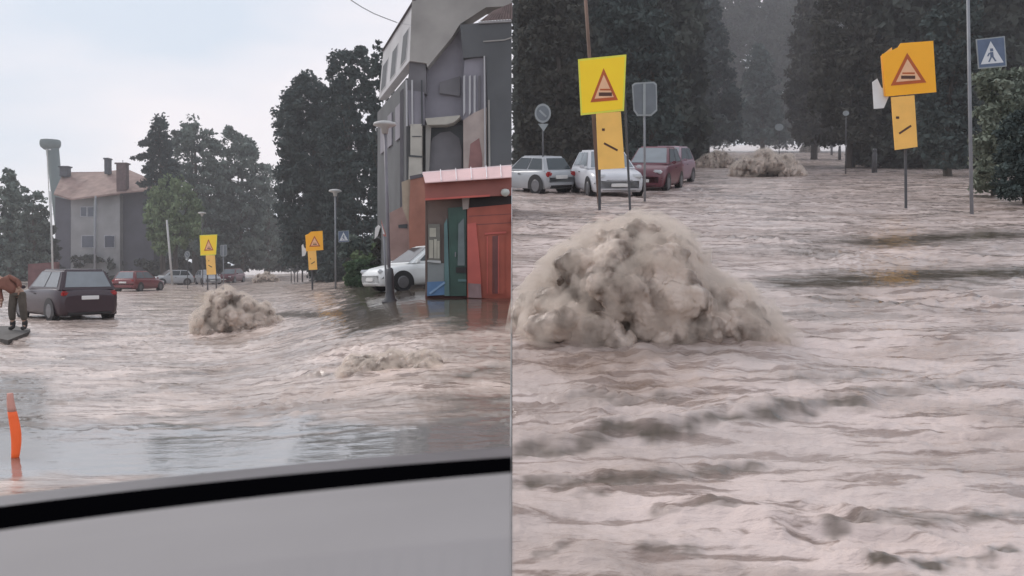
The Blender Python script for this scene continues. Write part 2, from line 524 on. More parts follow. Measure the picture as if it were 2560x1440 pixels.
def boil_mat():
    m = bpy.data.materials.new('boiling_mud'); m.use_nodes = True
    nt = m.node_tree; N = nt.nodes; L = nt.links
    b = N['Principled BSDF']; b.inputs['Roughness'].default_value = 0.32; b.inputs['IOR'].default_value = 1.33
    b.inputs['Subsurface Weight'].default_value = 0.25; b.inputs['Subsurface Radius'].default_value = (0.06, 0.05, 0.04)
    tc = N.new('ShaderNodeTexCoord')
    sv = N.new('ShaderNodeMapping'); sv.inputs['Scale'].default_value = (1.5, 1.5, 0.6); L.new(tc.outputs['Object'], sv.inputs[0])
    n1 = N.new('ShaderNodeTexNoise'); n1.inputs['Scale'].default_value = 2.6; n1.inputs['Detail'].default_value = 7; n1.inputs['Distortion'].default_value = 0.8
    L.new(sv.outputs[0], n1.inputs['Vector'])
    ra = N.new('ShaderNodeValToRGB')
    ra.color_ramp.elements[0].position = 0.38; ra.color_ramp.elements[0].color = (0.125, 0.09, 0.07, 1)
    ra.color_ramp.elements[1].position = 0.60; ra.color_ramp.elements[1].color = (0.62, 0.52, 0.45, 1)
    L.new(n1.outputs['Fac'], ra.inputs[0]); L.new(ra.outputs[0], b.inputs['Base Color'])
    n2 = N.new('ShaderNodeTexNoise'); n2.inputs['Scale'].default_value = 14; n2.inputs['Detail'].default_value = 5
    L.new(tc.outputs['Object'], n2.inputs['Vector'])
    bp = N.new('ShaderNodeBump'); bp.inputs['Strength'].default_value = 0.5; bp.inputs['Distance'].default_value = 0.04
    L.new(n2.outputs['Fac'], bp.inputs['Height']); L.new(bp.outputs[0], b.inputs['Normal'])
    return m


M_boil = boil_mat()


def mist_mat(name, dens, scale):
    m = bpy.data.materials.new(name); m.use_nodes = True
    nt = m.node_tree; N = nt.nodes; L = nt.links; N.clear()
    out = N.new('ShaderNodeOutputMaterial'); v = N.new('ShaderNodeVolumePrincipled')
    v.inputs['Color'].default_value = (0.87, 0.79, 0.715, 1); v.inputs['Anisotropy'].default_value = 0.1
    tc = N.new('ShaderNodeTexCoord')
    no = N.new('ShaderNodeTexNoise'); no.inputs['Scale'].default_value = scale; no.inputs['Detail'].default_value = 4
    L.new(tc.outputs['Object'], no.inputs['Vector'])
    mr = N.new('ShaderNodeMapRange'); mr.inputs[1].default_value = 0.42; mr.inputs[2].default_value = 0.62; mr.inputs[3].default_value = 0.0; mr.inputs[4].default_value = dens
    L.new(no.outputs['Fac'], mr.inputs[0]); L.new(mr.outputs[0], v.inputs['Density']); L.new(v.outputs[0], out.inputs['Volume'])
    return m


TEX = bpy.data.textures.new('billow', 'CLOUDS'); TEX.noise_scale = 0.30; TEX.noise_depth = 3


TEX2 = bpy.data.textures.new('froth', 'CLOUDS'); TEX2.noise_scale = 0.09; TEX2.noise_depth = 4


def icos(sub=2):
    bm = bmesh.new(); bmesh.ops.create_icosphere(bm, subdivisions=sub, radius=1)
    V = np.array([v.co[:] for v in bm.verts]); Fc = np.array([[v.index for v in f.verts] for f in bm.faces]); bm.free()
    return V, Fc


ICO = icos(2); ICO1 = icos(1)


def blobs(centres, radii, ico=ICO):
    V, Fc = ico
    n = len(V)
    VV = np.concatenate([V * r + c for c, r in zip(centres, radii)])
    FF = np.concatenate([Fc + i * n for i in range(len(centres))])
    return VV, FF


def boil(loc, W, H, env, label, voxel, n=150, seed=1, drops=120):
    """env(t): height 0..1 for t in -1..1 across the boil"""
    rs = np.random.default_rng(seed)
    root = thing('water_boil', loc, label, 'water boil', 'boils of brown water bursting from the drains')
    C = []; R = []
    while len(C) < n:
        t = rs.uniform(-1, 1); dpt = rs.uniform(-1, 1)
        top = env(t) * math.sqrt(max(0, 1 - dpt * dpt)) * H
        if top < 0.03 * H: continue
        z = top * rs.uniform(0.0, 1.0) ** 0.55
        r = rs.uniform(0.03, 0.10) * W * (0.55 + 0.45 * env(t))
        C.append((t * W / 2 * 0.93, dpt * W * 0.36, max(-0.05, z - r * 0.75))); R.append(r)
    # core
    for t in np.linspace(-0.8, 0.8, 9):
        C.append((t * W / 2, 0, env(t) * H * 0.25)); R.append(max(0.08 * W, env(t) * H * 0.42))
    V, Q = blobs(C, R)
    o = npmesh('plume', V, Q, M_boil, root, smooth=True, off=np.zeros(3))
    rm = o.modifiers.new('remesh', 'REMESH'); rm.mode = 'VOXEL'; rm.voxel_size = voxel; rm.use_smooth_shade = True
    sm = o.modifiers.new('smooth', 'SMOOTH'); sm.iterations = 8; sm.factor = 0.5
    dm = o.modifiers.new('billow', 'DISPLACE'); dm.texture = TEX; dm.strength = 0.12 * W
    d2 = o.modifiers.new('froth', 'DISPLACE'); d2.texture = TEX2; d2.strength = 0.028 * W; d2.mid_level = 0.5; dm.mid_level = 0.5
    # fine spray hanging round the plume: the same lumps swollen into a thin volume
    C2 = [(c[0] * 1.04, c[1] * 1.05, c[2] * 1.04) for c in C]; R2 = [q * 1.25 + 0.035 * W for q in R]
    V, Q = blobs(C2, R2, ICO1)
    o = npmesh('spray_mist', V, Q, mist_mat('spray_mist', 17.0 / W, 12.0 / W), root, smooth=True, off=np.zeros(3))
    rm = o.modifiers.new('remesh', 'REMESH'); rm.mode = 'VOXEL'; rm.voxel_size = voxel * 1.8; rm.use_smooth_shade = True
    sm = o.modifiers.new('smooth', 'SMOOTH'); sm.iterations = 6; sm.factor = 0.5
    # flung drops
    if not drops:
        return root
    C = []; R = []
    for _ in range(drops):
        t = rs.uniform(-1.1, 1.1); e = env(max(-1, min(1, t)))
        C.append((t * W / 2, rs.uniform(-0.35, 0.35) * W, e * H * rs.uniform(0.85, 1.12) + rs.uniform(0, 0.05) * H)); R.append(rs.uniform(0.002, 0.006) * W)
    V, Q = blobs(C, R, ICO1)
    tag(npmesh('spray', V, Q, M_boil, root, smooth=True, off=np.zeros(3)), kind='stuff')
    return root


def env_main(t):
    pts = [(-1.0, 0.05), (-0.93, 0.35), (-0.8, 0.62), (-0.6, 0.78), (-0.45, 0.95), (-0.3, 0.86), (-0.1, 0.94), (0.08, 1.0), (0.22, 0.93), (0.34, 0.70), (0.45, 0.50), (0.6, 0.40), (0.72, 0.42), (0.95, 0.22), (1.0, 0.1)]
    for (a, b), (c, d) in zip(pts, pts[1:]):
        if a <= t <= c: return b + (d - b) * (t - a) / (c - a)
    return 0


def env_dome(t):
    return math.sqrt(max(0, 1 - t * t))


def env_low(t):
    pts = [(-1.0, 0.05), (-0.8, 0.55), (-0.5, 0.8), (-0.3, 0.6), (0.0, 0.95), (0.2, 0.6), (0.5, 0.9), (0.75, 0.6), (1.0, 0.05)]
    for (a, b), (c, d) in zip(pts, pts[1:]):
        if a <= t <= c: return b + (d - b) * (t - a) / (c - a)
    return 0


def env_A(t):
    pts = [(-1.0, 0.1), (-0.9, 0.6), (-0.7, 0.92), (-0.4, 1.0), (-0.1, 0.9), (0.2, 0.78), (0.5, 0.72), (0.75, 0.5), (1.0, 0.08)]
    for (a, b), (c, d) in zip(pts, pts[1:]):
        if a <= t <= c: return b + (d - b) * (t - a) / (c - a)
    return 0


def mk_boil(px0, px1, top, base, side, env, label, **k):
    p, d = hit((px0 + px1) / 2, base, side)
    Wm = (px1 - px0) * d / F; Hm = (base - top) * d / F
    p = p + Vector((0, Wm * 0.3, (SLOPE * Wm * 0.3 if side == 'B' else 0)))
    return boil(p, Wm, Hm, env, label, Wm / k.pop('res', 110), **k)


mk_boil(476, 688, 722, 835, 'A', env_A, 'tall brown water boil in the middle of the level street', seed=4, n=170, drops=0)
mk_boil(848, 1108, 882, 926, 'A', env_low, 'low wide churning water boil in front of the red kiosk and tall lamp', seed=12, n=150, res=110, drops=0)
mk_boil(630, 690, 676, 706, 'A', env_dome, 'small distant water boil between the yellow and the orange sign in the level street', seed=5, n=60, res=70, drops=0)
mk_boil(1318, 1962, 548, 868, 'B', env_main, 'huge brown water boil bursting up at the front of the sloping street', seed=6, n=480, res=230, drops=0)
mk_boil(1840, 2022, 374, 442, 'B', env_dome, 'wide grey-brown water boil in the middle distance of the sloping street', seed=8, n=90, res=80, drops=0)
mk_boil(1744, 1850, 376, 420, 'B', env_dome, 'low rounded water boil just right of the dark red parked car', seed=9, n=60, res=70, drops=0)
mk_boil(2008, 2050, 350, 380, 'B', env_dome, 'tiny farthest water boil at the top of the sloping street', seed=10, n=40, res=60, drops=0)


# ------------------------------------------------------------------ foliage
def inpoly(px, py, poly):
    r = np.zeros(len(px), bool); n = len(poly)
    for i in range(n):
        x0, y0 = poly[i]; x1, y1 = poly[(i + 1) % n]
        c = ((y0 > py) != (y1 > py)) & (px < (x1 - x0) * (py - y0) / (y1 - y0 + 1e-9) + x0)
        r ^= c
    return r


def leaves(name, C, S, m, parent, tint, rs, droop=0.0, elong=1.0):
    n = len(C)
    a = rs.normal(size=(n, 3)); a[:, 2] -= droop
    a /= np.linalg.norm(a, axis=1)[:, None]
    b = rs.normal(size=(n, 3)); b -= (b * a).sum(1)[:, None] * a; b /= np.linalg.norm(b, axis=1)[:, None]
    s = S[:, None]
    V = np.stack([C - a * s * elong, C - b * s * 0.55, C + a * s * elong, C + b * s * 0.55], 1).reshape(-1, 3)
    Q = np.arange(n * 4).reshape(-1, 4)
    return npmesh(name, V, Q, m, parent, tint=tint)


def outline_cloud(poly, d, thick, nclump, per, rpx, rs, clampx=None):
    """foliage clumps filling a crown whose silhouette is poly, at distance d, thick metres deep"""
    poly = [tuple(q) for q in poly]
    xs = [q[0] for q in poly]; ys = [q[1] for q in poly]
    P_ = []
    while len(P_) < nclump:
        x = rs.uniform(min(xs), max(xs), 400); y = rs.uniform(min(ys), max(ys), 400)
        k = inpoly(x, y, poly)
        P_ += list(zip(x[k], y[k]))
    P_ = np.array(P_[:nclump])
    w = max(xs) - min(xs); cx = (max(xs) + min(xs)) / 2
    dz = rs.uniform(-1, 1, nclump) * thick * np.sqrt(np.clip(1 - ((P_[:, 0] - cx) / (w * 0.56)) ** 2, 0.05, 1))
    C = []; T = []
    rr = rpx * d / F
    for (x, y), e in zip(P_, dz):
        c = np.array(P(x, y, d + e))
        k = max(4, int(per * rs.uniform(0.5, 1.5)))
        v = rs.normal(size=(k, 3)); v /= np.linalg.norm(v, axis=1)[:, None]
        v *= (rs.uniform(0, 1, k) ** 0.5)[:, None] * rr * rs.uniform(0.6, 1.3) * np.array([1.15, 1.15, 0.75])
        C.append(c + v)
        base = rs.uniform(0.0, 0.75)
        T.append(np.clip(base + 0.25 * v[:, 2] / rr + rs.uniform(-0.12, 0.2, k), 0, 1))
    C = np.concatenate(C); T = np.concatenate(T)
    if clampx == 'A': k = C[:, 0] < -0.35
    elif clampx == 'B': k = C[:, 0] > 0.35
    else: k = np.ones(len(C), bool)
    return C[k], T[k]


M_bark = mat('bark', (0.075, 0.062, 0.052), 0.9, 0.3, 2, bump=0.5, stretch=(1, 1, .3))
M_bark_p = mat('pale_bark', (0.30, 0.29, 0.27), 0.9, 0.3, 2, bump=0.5, stretch=(1, 1, .3))


def limb_mesh(base, top, r, tips, m, parent, name='trunk'):
    b = MB()
    base = Vector(base); top = Vector(top)
    N_ = 6; pts = [base.lerp(top, i / N_) + Vector((random.uniform(-1, 1) * r * .5, random.uniform(-1, 1) * r * .5, 0)) * (i > 0) for i in range(N_ + 1)]
    for i in range(N_):
        b.cyl(pts[i], pts[i + 1], r * (1 - 0.8 * i / N_), r * (1 - 0.8 * (i + 1) / N_), 8)
    for t in tips:
        f = random.uniform(0.3, 0.85); k = pts[0].lerp(pts[-1], f)
        mid = k.lerp(t, 0.5) + Vector((0, 0, 0.08 * (t - k).length))
        b.cyl(k, mid, r * 0.35 * (1.1 - f), r * 0.22 * (1.1 - f), 6); b.cyl(mid, t, r * 0.22 * (1.1 - f), r * 0.06, 6)
    return b.build(name, m, parent)


def tree(name, poly, d, basepx, basepy, lm, label, cat='tree', thick=2.5, nclump=160, per=40, rpx=16, leaf=0.16, seed=0, side='A', group=None, tr=0.22, bark=None, droop=0.0, elong=1.0):
    rs = np.random.default_rng(100 + seed); random.seed(seed)
    f = zA if side == 'A' else zB
    bp = P(basepx, basepy, d); bz = float(f(np.float64(bp.x), np.float64(bp.y)))
    bp.z = bz - 0.1
    root = thing(name, bp, label, cat, group)
    C, T = outline_cloud(poly, d, thick, nclump, per, rpx, rs, side)
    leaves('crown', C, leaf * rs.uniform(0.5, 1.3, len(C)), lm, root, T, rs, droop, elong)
    ys = [q[1] for q in poly]; xs = [q[0] for q in poly]
    top = P((min(xs) + max(xs)) / 2 * 0.5 + basepx * 0.5, min(ys) + 0.15 * (max(ys) - min(ys)), d)
    tips = [Vector(C[i]) for i in rs.integers(0, len(C), 12)]
    limb_mesh(bp, top, tr, tips, bark or M_bark, root)
    return root


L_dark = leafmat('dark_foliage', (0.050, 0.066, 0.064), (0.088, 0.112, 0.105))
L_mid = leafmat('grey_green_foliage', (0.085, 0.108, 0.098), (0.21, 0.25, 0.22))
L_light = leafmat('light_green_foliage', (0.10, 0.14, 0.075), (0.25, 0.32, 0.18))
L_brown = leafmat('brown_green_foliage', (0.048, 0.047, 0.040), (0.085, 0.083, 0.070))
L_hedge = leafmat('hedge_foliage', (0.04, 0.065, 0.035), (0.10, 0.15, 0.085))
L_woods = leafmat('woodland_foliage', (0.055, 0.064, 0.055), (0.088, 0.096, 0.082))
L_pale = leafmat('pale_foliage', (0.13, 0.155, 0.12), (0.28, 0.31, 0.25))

GT = 'trees along the level street'
tree('dark_tree', [(712, 668), (704, 560), (697, 470), (708, 400), (692, 330), (690, 275), (708, 262), (712, 228), (738, 222), (742, 195), (762, 182), (785, 190), (800, 215), (825, 235), (840, 330), (835, 705), (790, 700), (765, 668)], 70, 800, 705, L_dark,
     'broad dark tree with a stepped left outline, right of the street gap', thick=3.5, nclump=560, per=65, rpx=17, leaf=0.17, seed=1, group=GT, tr=0.35)
tree('dark_tree', [(800, 700), (805, 400), (812, 250), (822, 215), (826, 150), (850, 128), (868, 104), (886, 112), (905, 118), (920, 150), (930, 200), (950, 260), (955, 700)], 64, 872, 712, L_dark,
     'tallest dark tree beside the grey corner building, its top like a rounded spire', thick=3, nclump=560, per=65, rpx=15, leaf=0.15, seed=2, group=GT, tr=0.35)
tree('dark_tree', [(775, 670), (770, 330), (785, 235), (806, 215), (830, 225), (850, 190), (872, 240), (878, 690)], 80, 830, 706, L_dark,
     'lower dark tree filling the gap between the two tallest dark trees', thick=3, nclump=330, per=60, rpx=14, leaf=0.2, seed=40, group=GT, tr=0.3)
tree('pine_tree', [(925, 230), (930, 160), (938, 118), (948, 104), (957, 128), (966, 170), (975, 215), (1000, 300), (1008, 520), (992, 700), (935, 700)], 52, 965, 712, L_dark,
     'slim dark pine standing just left of the grey building wall', thick=2, nclump=260, per=45, rpx=11, leaf=0.12, seed=3, group=GT, tr=0.2)
tree('grey_green_tree', [(415, 640), (420, 430), (430, 380), (436, 330), (452, 295), (468, 300), (482, 283), (492, 310), (512, 325), (535, 335), (548, 370), (560, 410), (560, 640)], 98, 490, 702, L_mid,
     'tall pale grey-green tree directly behind the bright yellow sign', thick=5, nclump=330, per=50, rpx=13, leaf=0.24, seed=4, group=GT, tr=0.4)
tree('grey_green_tree', [(545, 640), (542, 380), (560, 340), (572, 318), (590, 325), (612, 345), (632, 352), (640, 385), (660, 420), (668, 470), (665, 640), (600, 660)], 104, 600, 702, L_mid,
     'rounded grey-brown tree between the tallest pale tree and the street gap', thick=5, nclump=300, per=50, rpx=13, leaf=0.24, seed=5, group=GT, tr=0.4)
tree('grey_green_tree', [(640, 670), (640, 520), (652, 450), (668, 410), (682, 425), (700, 460), (712, 540), (712, 670)], 118, 670, 699, L_mid,
     'lower tree filling the gap at the end of the level street', thick=5, nclump=130, per=40, rpx=13, leaf=0.24, seed=6, group=GT, tr=0.35)
tree('willow_tree', [(366, 560), (372, 500), (390, 465), (415, 440), (450, 445), (480, 470), (500, 520), (498, 590), (470, 625), (440, 600), (415, 640), (385, 620)], 84, 440, 706, L_light,
     'light green drooping tree at the right end of the old house', thick=3, nclump=200, per=45, rpx=13, leaf=0.20, seed=7, group=GT, tr=0.25, droop=1.2)
tree('slim_tree', [(6, 690), (6, 440), (18, 424), (32, 436), (42, 480), (50, 560), (50, 690)], 76, 25, 712, L_mid,
     'narrow dark tree at the left edge of the level street view', thick=2, nclump=110, per=45, rpx=12, leaf=0.2, seed=8, group=GT)
tree('bushy_tree', [(40, 690), (44, 500), (58, 470), (72, 480), (92, 468), (110, 500), (124, 560), (120, 690)], 82, 85, 710, L_mid,
     'loose bushy tree between the narrow tree and the old house', thick=3, nclump=110, per=40, rpx=12, leaf=0.2, seed=9, group=GT)


# the conifer with long bare-ended horizontal boughs
def conifer(d=88):
    rs = np.random.default_rng(5)
    bp = P(408, 690, d); bp.z = -0.1
    root = thing('conifer', bp, 'ragged conifer with long level boughs rising behind the old house', 'tree', GT)
    C = []; T = []; tips = []
    top = P(398, 292, d)
    b = MB(); b.cyl(bp, top, 0.3, 0.05, 8)
    for (y, l, r_) in ((300, 8, 9), (318, 20, 17), (336, 32, 22), (354, 58, 28), (372, 28, 34), (388, 72, 30), (405, 30, 48), (420, 48, 46), (440, 38, 52), (456, 60, 56), (478, 44, 60), (505, 40, 60), (530, 34, 50)):
        for sgn, ln in ((-1, l), (1, r_)):
            for k in range(3):
                e = P(400 + sgn * ln * rs.uniform(.75, 1.0), y + rs.uniform(-4, 6) + ln * 0.06, d + rs.uniform(-2.2, 2.2))
                s0 = P(400, y - 4, d)
                b.cyl(s0, e, 0.09, 0.02, 5)
                n = int(90 * ln / 30) + 20
                t = rs.uniform(0.05, 1.0, n) ** 0.9
                pos = np.array(s0)[None] * (1 - t)[:, None] + np.array(e)[None] * t[:, None]
                pos += rs.normal(size=(n, 3)) * np.array([0.22, 0.3, 0.2]) * (1.25 - t)[:, None] * 1.3
                C.append(pos); T.append(rs.uniform(0, 0.7, n))
    b.build('trunk', M_bark, root)
    C = np.concatenate(C); T = np.concatenate(T)
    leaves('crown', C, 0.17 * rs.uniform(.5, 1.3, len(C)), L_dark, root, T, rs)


conifer()


def woods(name, polys, lm, side, seed, leaf, rpx, per, dens):
    rs = np.random.default_rng(seed)
    Cs = []; Ts = []
    for poly, d, th in polys:
        xs = [q[0] for q in poly]; ys = [q[1] for q in poly]
        area = (max(xs) - min(xs)) * (max(ys) - min(ys)) / 1000.0
        C, T = outline_cloud(poly, d, th, max(10, int(area * dens)), per, rpx, rs, side)
        Cs.append(C); Ts.append(T)
    C = np.concatenate(Cs); T = np.concatenate(Ts)
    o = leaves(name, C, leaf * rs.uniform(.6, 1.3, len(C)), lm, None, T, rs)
    tag(o, kind='stuff')
    return o


o = woods('woods', [
    ([(300, 690), (300, 560), (380, 540), (480, 500), (560, 490), (640, 530), (700, 545), (760, 520), (800, 680), (700,672), (600, 674)], 125, 5),
    ([(560, 674), (600, 600), (680, 540), (760, 580), (830, 674)], 170, 5),
    ([(-40, 695), (-40, 560), (60, 540), (140, 570), (140, 695)], 88, 2),
    ([(0, 700), (0, 625), (140, 640), (300, 650), (420, 655), (560, 650), (580, 668), (560, 694), (300, 702)], 102, 3)], L_woods, 'A', 71, 0.34, 12, 40, 5.5)
tag(o, 'dark mass of trees closing off the far end of the level street', 'woods')

# ------------------------------------------------------------------ sloping street: woods on both sides and at its head
o = woods('woods', [
    ([(1282, 430), (1282, -120), (1690, -120), (1730, 60), (1700, 180), (1760, 330), (1742, 400)], 62, 4),
    ([(1720, 356), (1720, -100), (1840, -100), (1868, 0), (1885, -40), (1910, 12), (1935, 0), (1970, -100), (2200, -100), (2200, 356)], 165, 9),
    ([(2150, 420), (2130, 200), (2190, 60), (2150, -120), (2620, -120), (2620, 470), (2420, 450)], 60, 4)], L_woods, 'B', 72, 0.36, 26, 75, 3.4)
tag(o, 'dark wall of woodland behind the sloping flooded street', 'woods')
o = woods('woods', [
    ([(1282, 440), (1282, -100), (1740, -100), (1730, 400)], 70, 2),
    ([(1720, 352), (1720, -60), (1860, -60), (1900, 20), (1950, -40), (2200, -60), (2200, 352)], 185, 5),
    ([(2150, 420), (2150, -100), (2620, -100), (2620, 470), (2420, 450)], 68, 2)], L_woods, 'B', 73, 0.62, 30, 70, 3.2)
tag(o, 'dark deeper woodland seen through the nearer trees of the sloping street', 'woods')
GB = 'trees along the sloping street'
tree('dark_tree', [(1284, 420), (1284, -60), (1420, -80), (1470, 60), (1480, 300), (1460, 410)], 47, 1400, 440, L_brown, 'dark brownish tree left of the leaning brown pole in the sloping street', thick=2.5, nclump=260, per=50, rpx=24, leaf=0.17, seed=21, side='B', group=GB)
tree('dark_tree', [(1560, 380), (1530, 200), (1500, 40), (1520, -60), (1620, -60), (1660, 40), (1690, 200), (1700, 370)], 50, 1640, 430, L_dark, 'blue-black tree rising behind the parked cars of the sloping street', thick=2.5, nclump=240, per=50, rpx=24, leaf=0.18, seed=22, side='B', group=GB)
tree('dark_tree', [(2060, 350), (2030, 250), (2040, 60), (2070, -60), (2190, -60), (2230, 80), (2200, 365)], 58, 2120, 400, L_brown, 'dark green tree left of the orange sign in the sloping street', thick=2.5, nclump=260, per=50, rpx=24, leaf=0.2, seed=23, side='B', group=GB)
tree('dark_tree', [(2290, 400), (2300, 160), (2330, 20), (2350, -60), (2440, -60), (2450, 200), (2420, 420)], 44, 2370, 440, L_dark, 'blackish tree between the orange sign and the tall grey lamp pole', thick=2, nclump=220, per=50, rpx=22, leaf=0.16, seed=24, side='B', group=GB)
tree('hazy_tree', [(1690, 356), (1700, 240), (1712, 80), (1740, -20), (1765, -60), (1800, 60), (1830, 200), (1845, 300), (1830, 352)], 95, 1765, 385, L_dark, 'hazy grey tree at the left side of the gap above the water boils', thick=4, nclump=230, per=60, rpx=22, leaf=0.30, seed=27, side='B', group=GB, tr=.35)
tree('hazy_tree', [(1985, 350), (1975, 260), (1990, 120), (2005, 10), (2030, -60), (2075, -60), (2090, 200), (2080, 350)], 90, 2035, 380, L_brown, 'hazy dark tree just left of the bollards in the sloping street', thick=4, nclump=230, per=60, rpx=22, leaf=0.30, seed=28, side='B', group=GB, tr=.35)
tree('hazy_tree', [(1860, 350), (1850, 300), (1870, 190), (1895, 110), (1925, 160), (1945, 260), (1960, 350)], 120, 1905, 378, L_dark, 'small pointed tree closing the head of the sloping street', thick=4, nclump=150, per=55, rpx=18, leaf=0.34, seed=29, side='B', group=GB, tr=.35)
tree('leafy_bush', [(2440, 470), (2448, 260), (2440, 190), (2480, 165), (2530, 175), (2600, 180), (2620, 300), (2520, 330), (2490, 470)], 27, 2480, 492, L_pale, 'pale green bush under the crossing sign of the sloping street', cat='bush', thick=1, nclump=190, per=45, rpx=20, leaf=0.09, seed=25, side='B', tr=0.06)
tree('clipped_hedge', [(2500, 490), (2500, 330), (2525, 285), (2620, 270), (2660, 490)], 24, 2560, 500, L_dark, 'dark green hedge at the right edge of the sloping street', cat='hedge', thick=1, nclump=190, per=60, rpx=20, leaf=0.07, seed=26, side='B', tr=0.05)


# ------------------------------------------------------------------ cars
M_tyre = mat('tyre', (0.02, 0.02, 0.022), 0.8, 0.2, 8)
M_rim = mat('rim', (0.20, 0.20, 0.21), 0.45, 0.1, 8, metal=0.8)
M_glass = mat('car_glass', (0.035, 0.045, 0.05), 0.06, 0.1, 2, spec=0.8)
M_trim = mat('black_trim', (0.018, 0.018, 0.02), 0.5, 0.2, 6)
M_plate = mat('plate', (0.75, 0.75, 0.73), 0.5, 0.05, 4)
M_tail = mat('tail_light', (0.35, 0.02, 0.02), 0.2, 0.1, 4)
M_head = mat('head_light', (0.65, 0.68, 0.70), 0.12, 0.1, 4)


def paint(name, c, r=0.28):
    return mat(name, c, r, 0.08, 1.5, spec=0.6, bump=0.02)


def heading_matrix(loc, yaw, side):
    f = zA if side == 'A' else zB
    e = 0.8
    gx = (float(f(loc.x + e, loc.y)) - float(f(loc.x - e, loc.y))) / (2 * e)
    gy = (float(f(loc.x, loc.y + e)) - float(f(loc.x, loc.y - e))) / (2 * e)
    n = Vector((-gx, -gy, 1)).normalized()
    fw = Vector((math.cos(yaw), math.sin(yaw), 0)); fw = (fw - n * fw.dot(n)).normalized()
    lf = n.cross(fw)
    R = Matrix((fw, lf, n)).transposed()
    return R


def car(loc, yaw, side, col, label, L_=4.1, W_=1.74, H_=1.45, suv=False, group=None, sink=0.06, glass=None):
    R = heading_matrix(loc, yaw, side)
    root = thing('parked_car', loc + Vector((0, 0, -sink)), label, 'car', group)
    root.rotation_euler = R.to_euler()
    hw = W_ / 2; gl = glass or M_glass
    belt = H_ * 0.62; hood = H_ * 0.60
    # lower body: loft of sections along the length
    xs = [-0.5, -0.488, -0.46, -0.40, -0.30, -0.15, 0.0, 0.15, 0.24, 0.34, 0.42, 0.47, 0.492, 0.5]
    zt = [belt * 0.80, belt * 0.93, belt * 1.0, belt * 1.03, belt * 1.03, belt * 1.02, belt, belt * 0.985, hood * 0.99, hood * 0.95, hood * 0.88, hood * 0.80, hood * 0.72, hood * 0.60]
    ww = [0.80, 0.88, 0.94, 0.985, 1, 1, 1, 1, 1, 0.985, 0.95, 0.89, 0.82, 0.72]
    zb = [0.34, 0.27, 0.22] + [0.2] * 8 + [0.2, 0.24, 0.30]
    V = []; Fc = []
    K = 9
    for x, t, w_, b_ in zip(xs, zt, ww, zb):
        sec = [(0, t + 0.015), (0.55, t + 0.01), (0.86, t - 0.015), (0.955, t - 0.07), (1.0, t - 0.22), (1.0, b_ + 0.25), (0.965, b_ + 0.08), (0.88, b_), (0, b_)]
        for (a, z) in sec: V.append((x * L_, a * hw * w_, z))
        for (a, z) in sec: V.append((x * L_, -a * hw * w_, z))
    n = 2 * K
    for i in range(len(xs) - 1):
        for k in range(K - 1):
            a = i * n + k; b = (i + 1) * n + k
            Fc.append((a, b, b + 1, a + 1)); a += K; b += K; Fc.append((a + 1, b + 1, b, a))
    for i, rev in ((0, False), (len(xs) - 1, True)):
        f = [i * n + k for k in range(K)] + [i * n + K + k for k in range(K - 2, 0, -1)]
        Fc.append(tuple(f if rev else f[::-1]))
    body = mesh('body', V, Fc, col, root, world=False, smooth=True)
    body.modifiers.new('bevel', 'EDGE_SPLIT').split_angle = math.radians(50)
    # cabin
    roof = H_
    if suv:
        bx = [(-0.475, belt * 0.98), (0.22, belt * 0.97)]; tx = [(-0.40, roof - 0.03), (0.03, roof - .02)]
    else:
        bx = [(-0.47, belt * 0.97), (0.25, belt * 0.97)]; tx = [(-0.37, roof - 0.04), (0.03, roof - .02)]
    yb, yt = hw * 0.90, hw * 0.66
    b0 = [(bx[0][0] * L_, -yb, bx[0][1]), (bx[1][0] * L_, -yb, bx[1][1]), (bx[1][0] * L_, yb, bx[1][1]), (bx[0][0] * L_, yb, bx[0][1])]
    t0 = [(tx[0][0] * L_, -yt, tx[0][1]), (tx[1][0] * L_, -yt, tx[1][1]), (tx[1][0] * L_, yt, tx[1][1]), (tx[0][0] * L_, yt, tx[0][1])]
    bm = bmesh.new()
    vb = [bm.verts.new(v) for v in b0]; vt = [bm.verts.new(v) for v in t0]
    bm.faces.new(vb[::-1]); bm.faces.new(vt)
    for i in range(4): bm.faces.new((vb[i], vb[(i + 1) % 4], vt[(i + 1) % 4], vt[i]))
    es = [e for e in bm.edges if any(v in vt for v in e.verts)]
    bmesh.ops.bevel(bm, geom=es, offset=0.07, segments=3, affect='EDGES')
    me = bpy.data.meshes.new('cabin'); bm.to_mesh(me); bm.free(); me.materials.append(col)
    me.polygons.foreach_set('use_smooth', [True] * len(me.polygons))
    cab = link(bpy.data.objects.new('roof', me), root); cab.modifiers.new('split', 'EDGE_SPLIT').split_angle = math.radians(35)

    def quad_on(a, b, c, d_, ins, name, m, off=0.006, h=(0.0, 1.0), w_=(0.0, 1.0), par=root):
        # a,b bottom ; c,d top (c above b). bilinear sub-rectangle pushed out
        a, b, c, d_ = map(Vector, (a, b, c, d_))
        def bl(u, v): return (a.lerp(b, u)).lerp(d_.lerp(c, u), v)
        nn = (b - a).cross(d_ - a).normalized()
        pts = [bl(w_[0] + ins, h[0] + ins), bl(w_[1] - ins, h[0] + ins), bl(w_[1] - ins, h[1] - ins), bl(w_[0] + ins, h[1] - ins)]
        cen = sum(pts, Vector()) / 4
        cc = Vector((0, 0, (bx[0][1] + roof) / 2 * 0.9))
        if nn.dot(cen - cc) < 0: nn = -nn
        pts = [p + nn * off for p in pts]
        return MB().prism(pts, nn * 0.004).build(name, m, par, world=False)
    quad_on(b0[1], b0[2], t0[2], t0[1], 0.0, 'windscreen', gl, h=(0.08, 0.9), w_=(0.05, 0.95))
    quad_on(b0[3], b0[0], t0[0], t0[3], 0.0, 'rear_window', gl, h=(0.12, 0.88), w_=(0.08, 0.92))
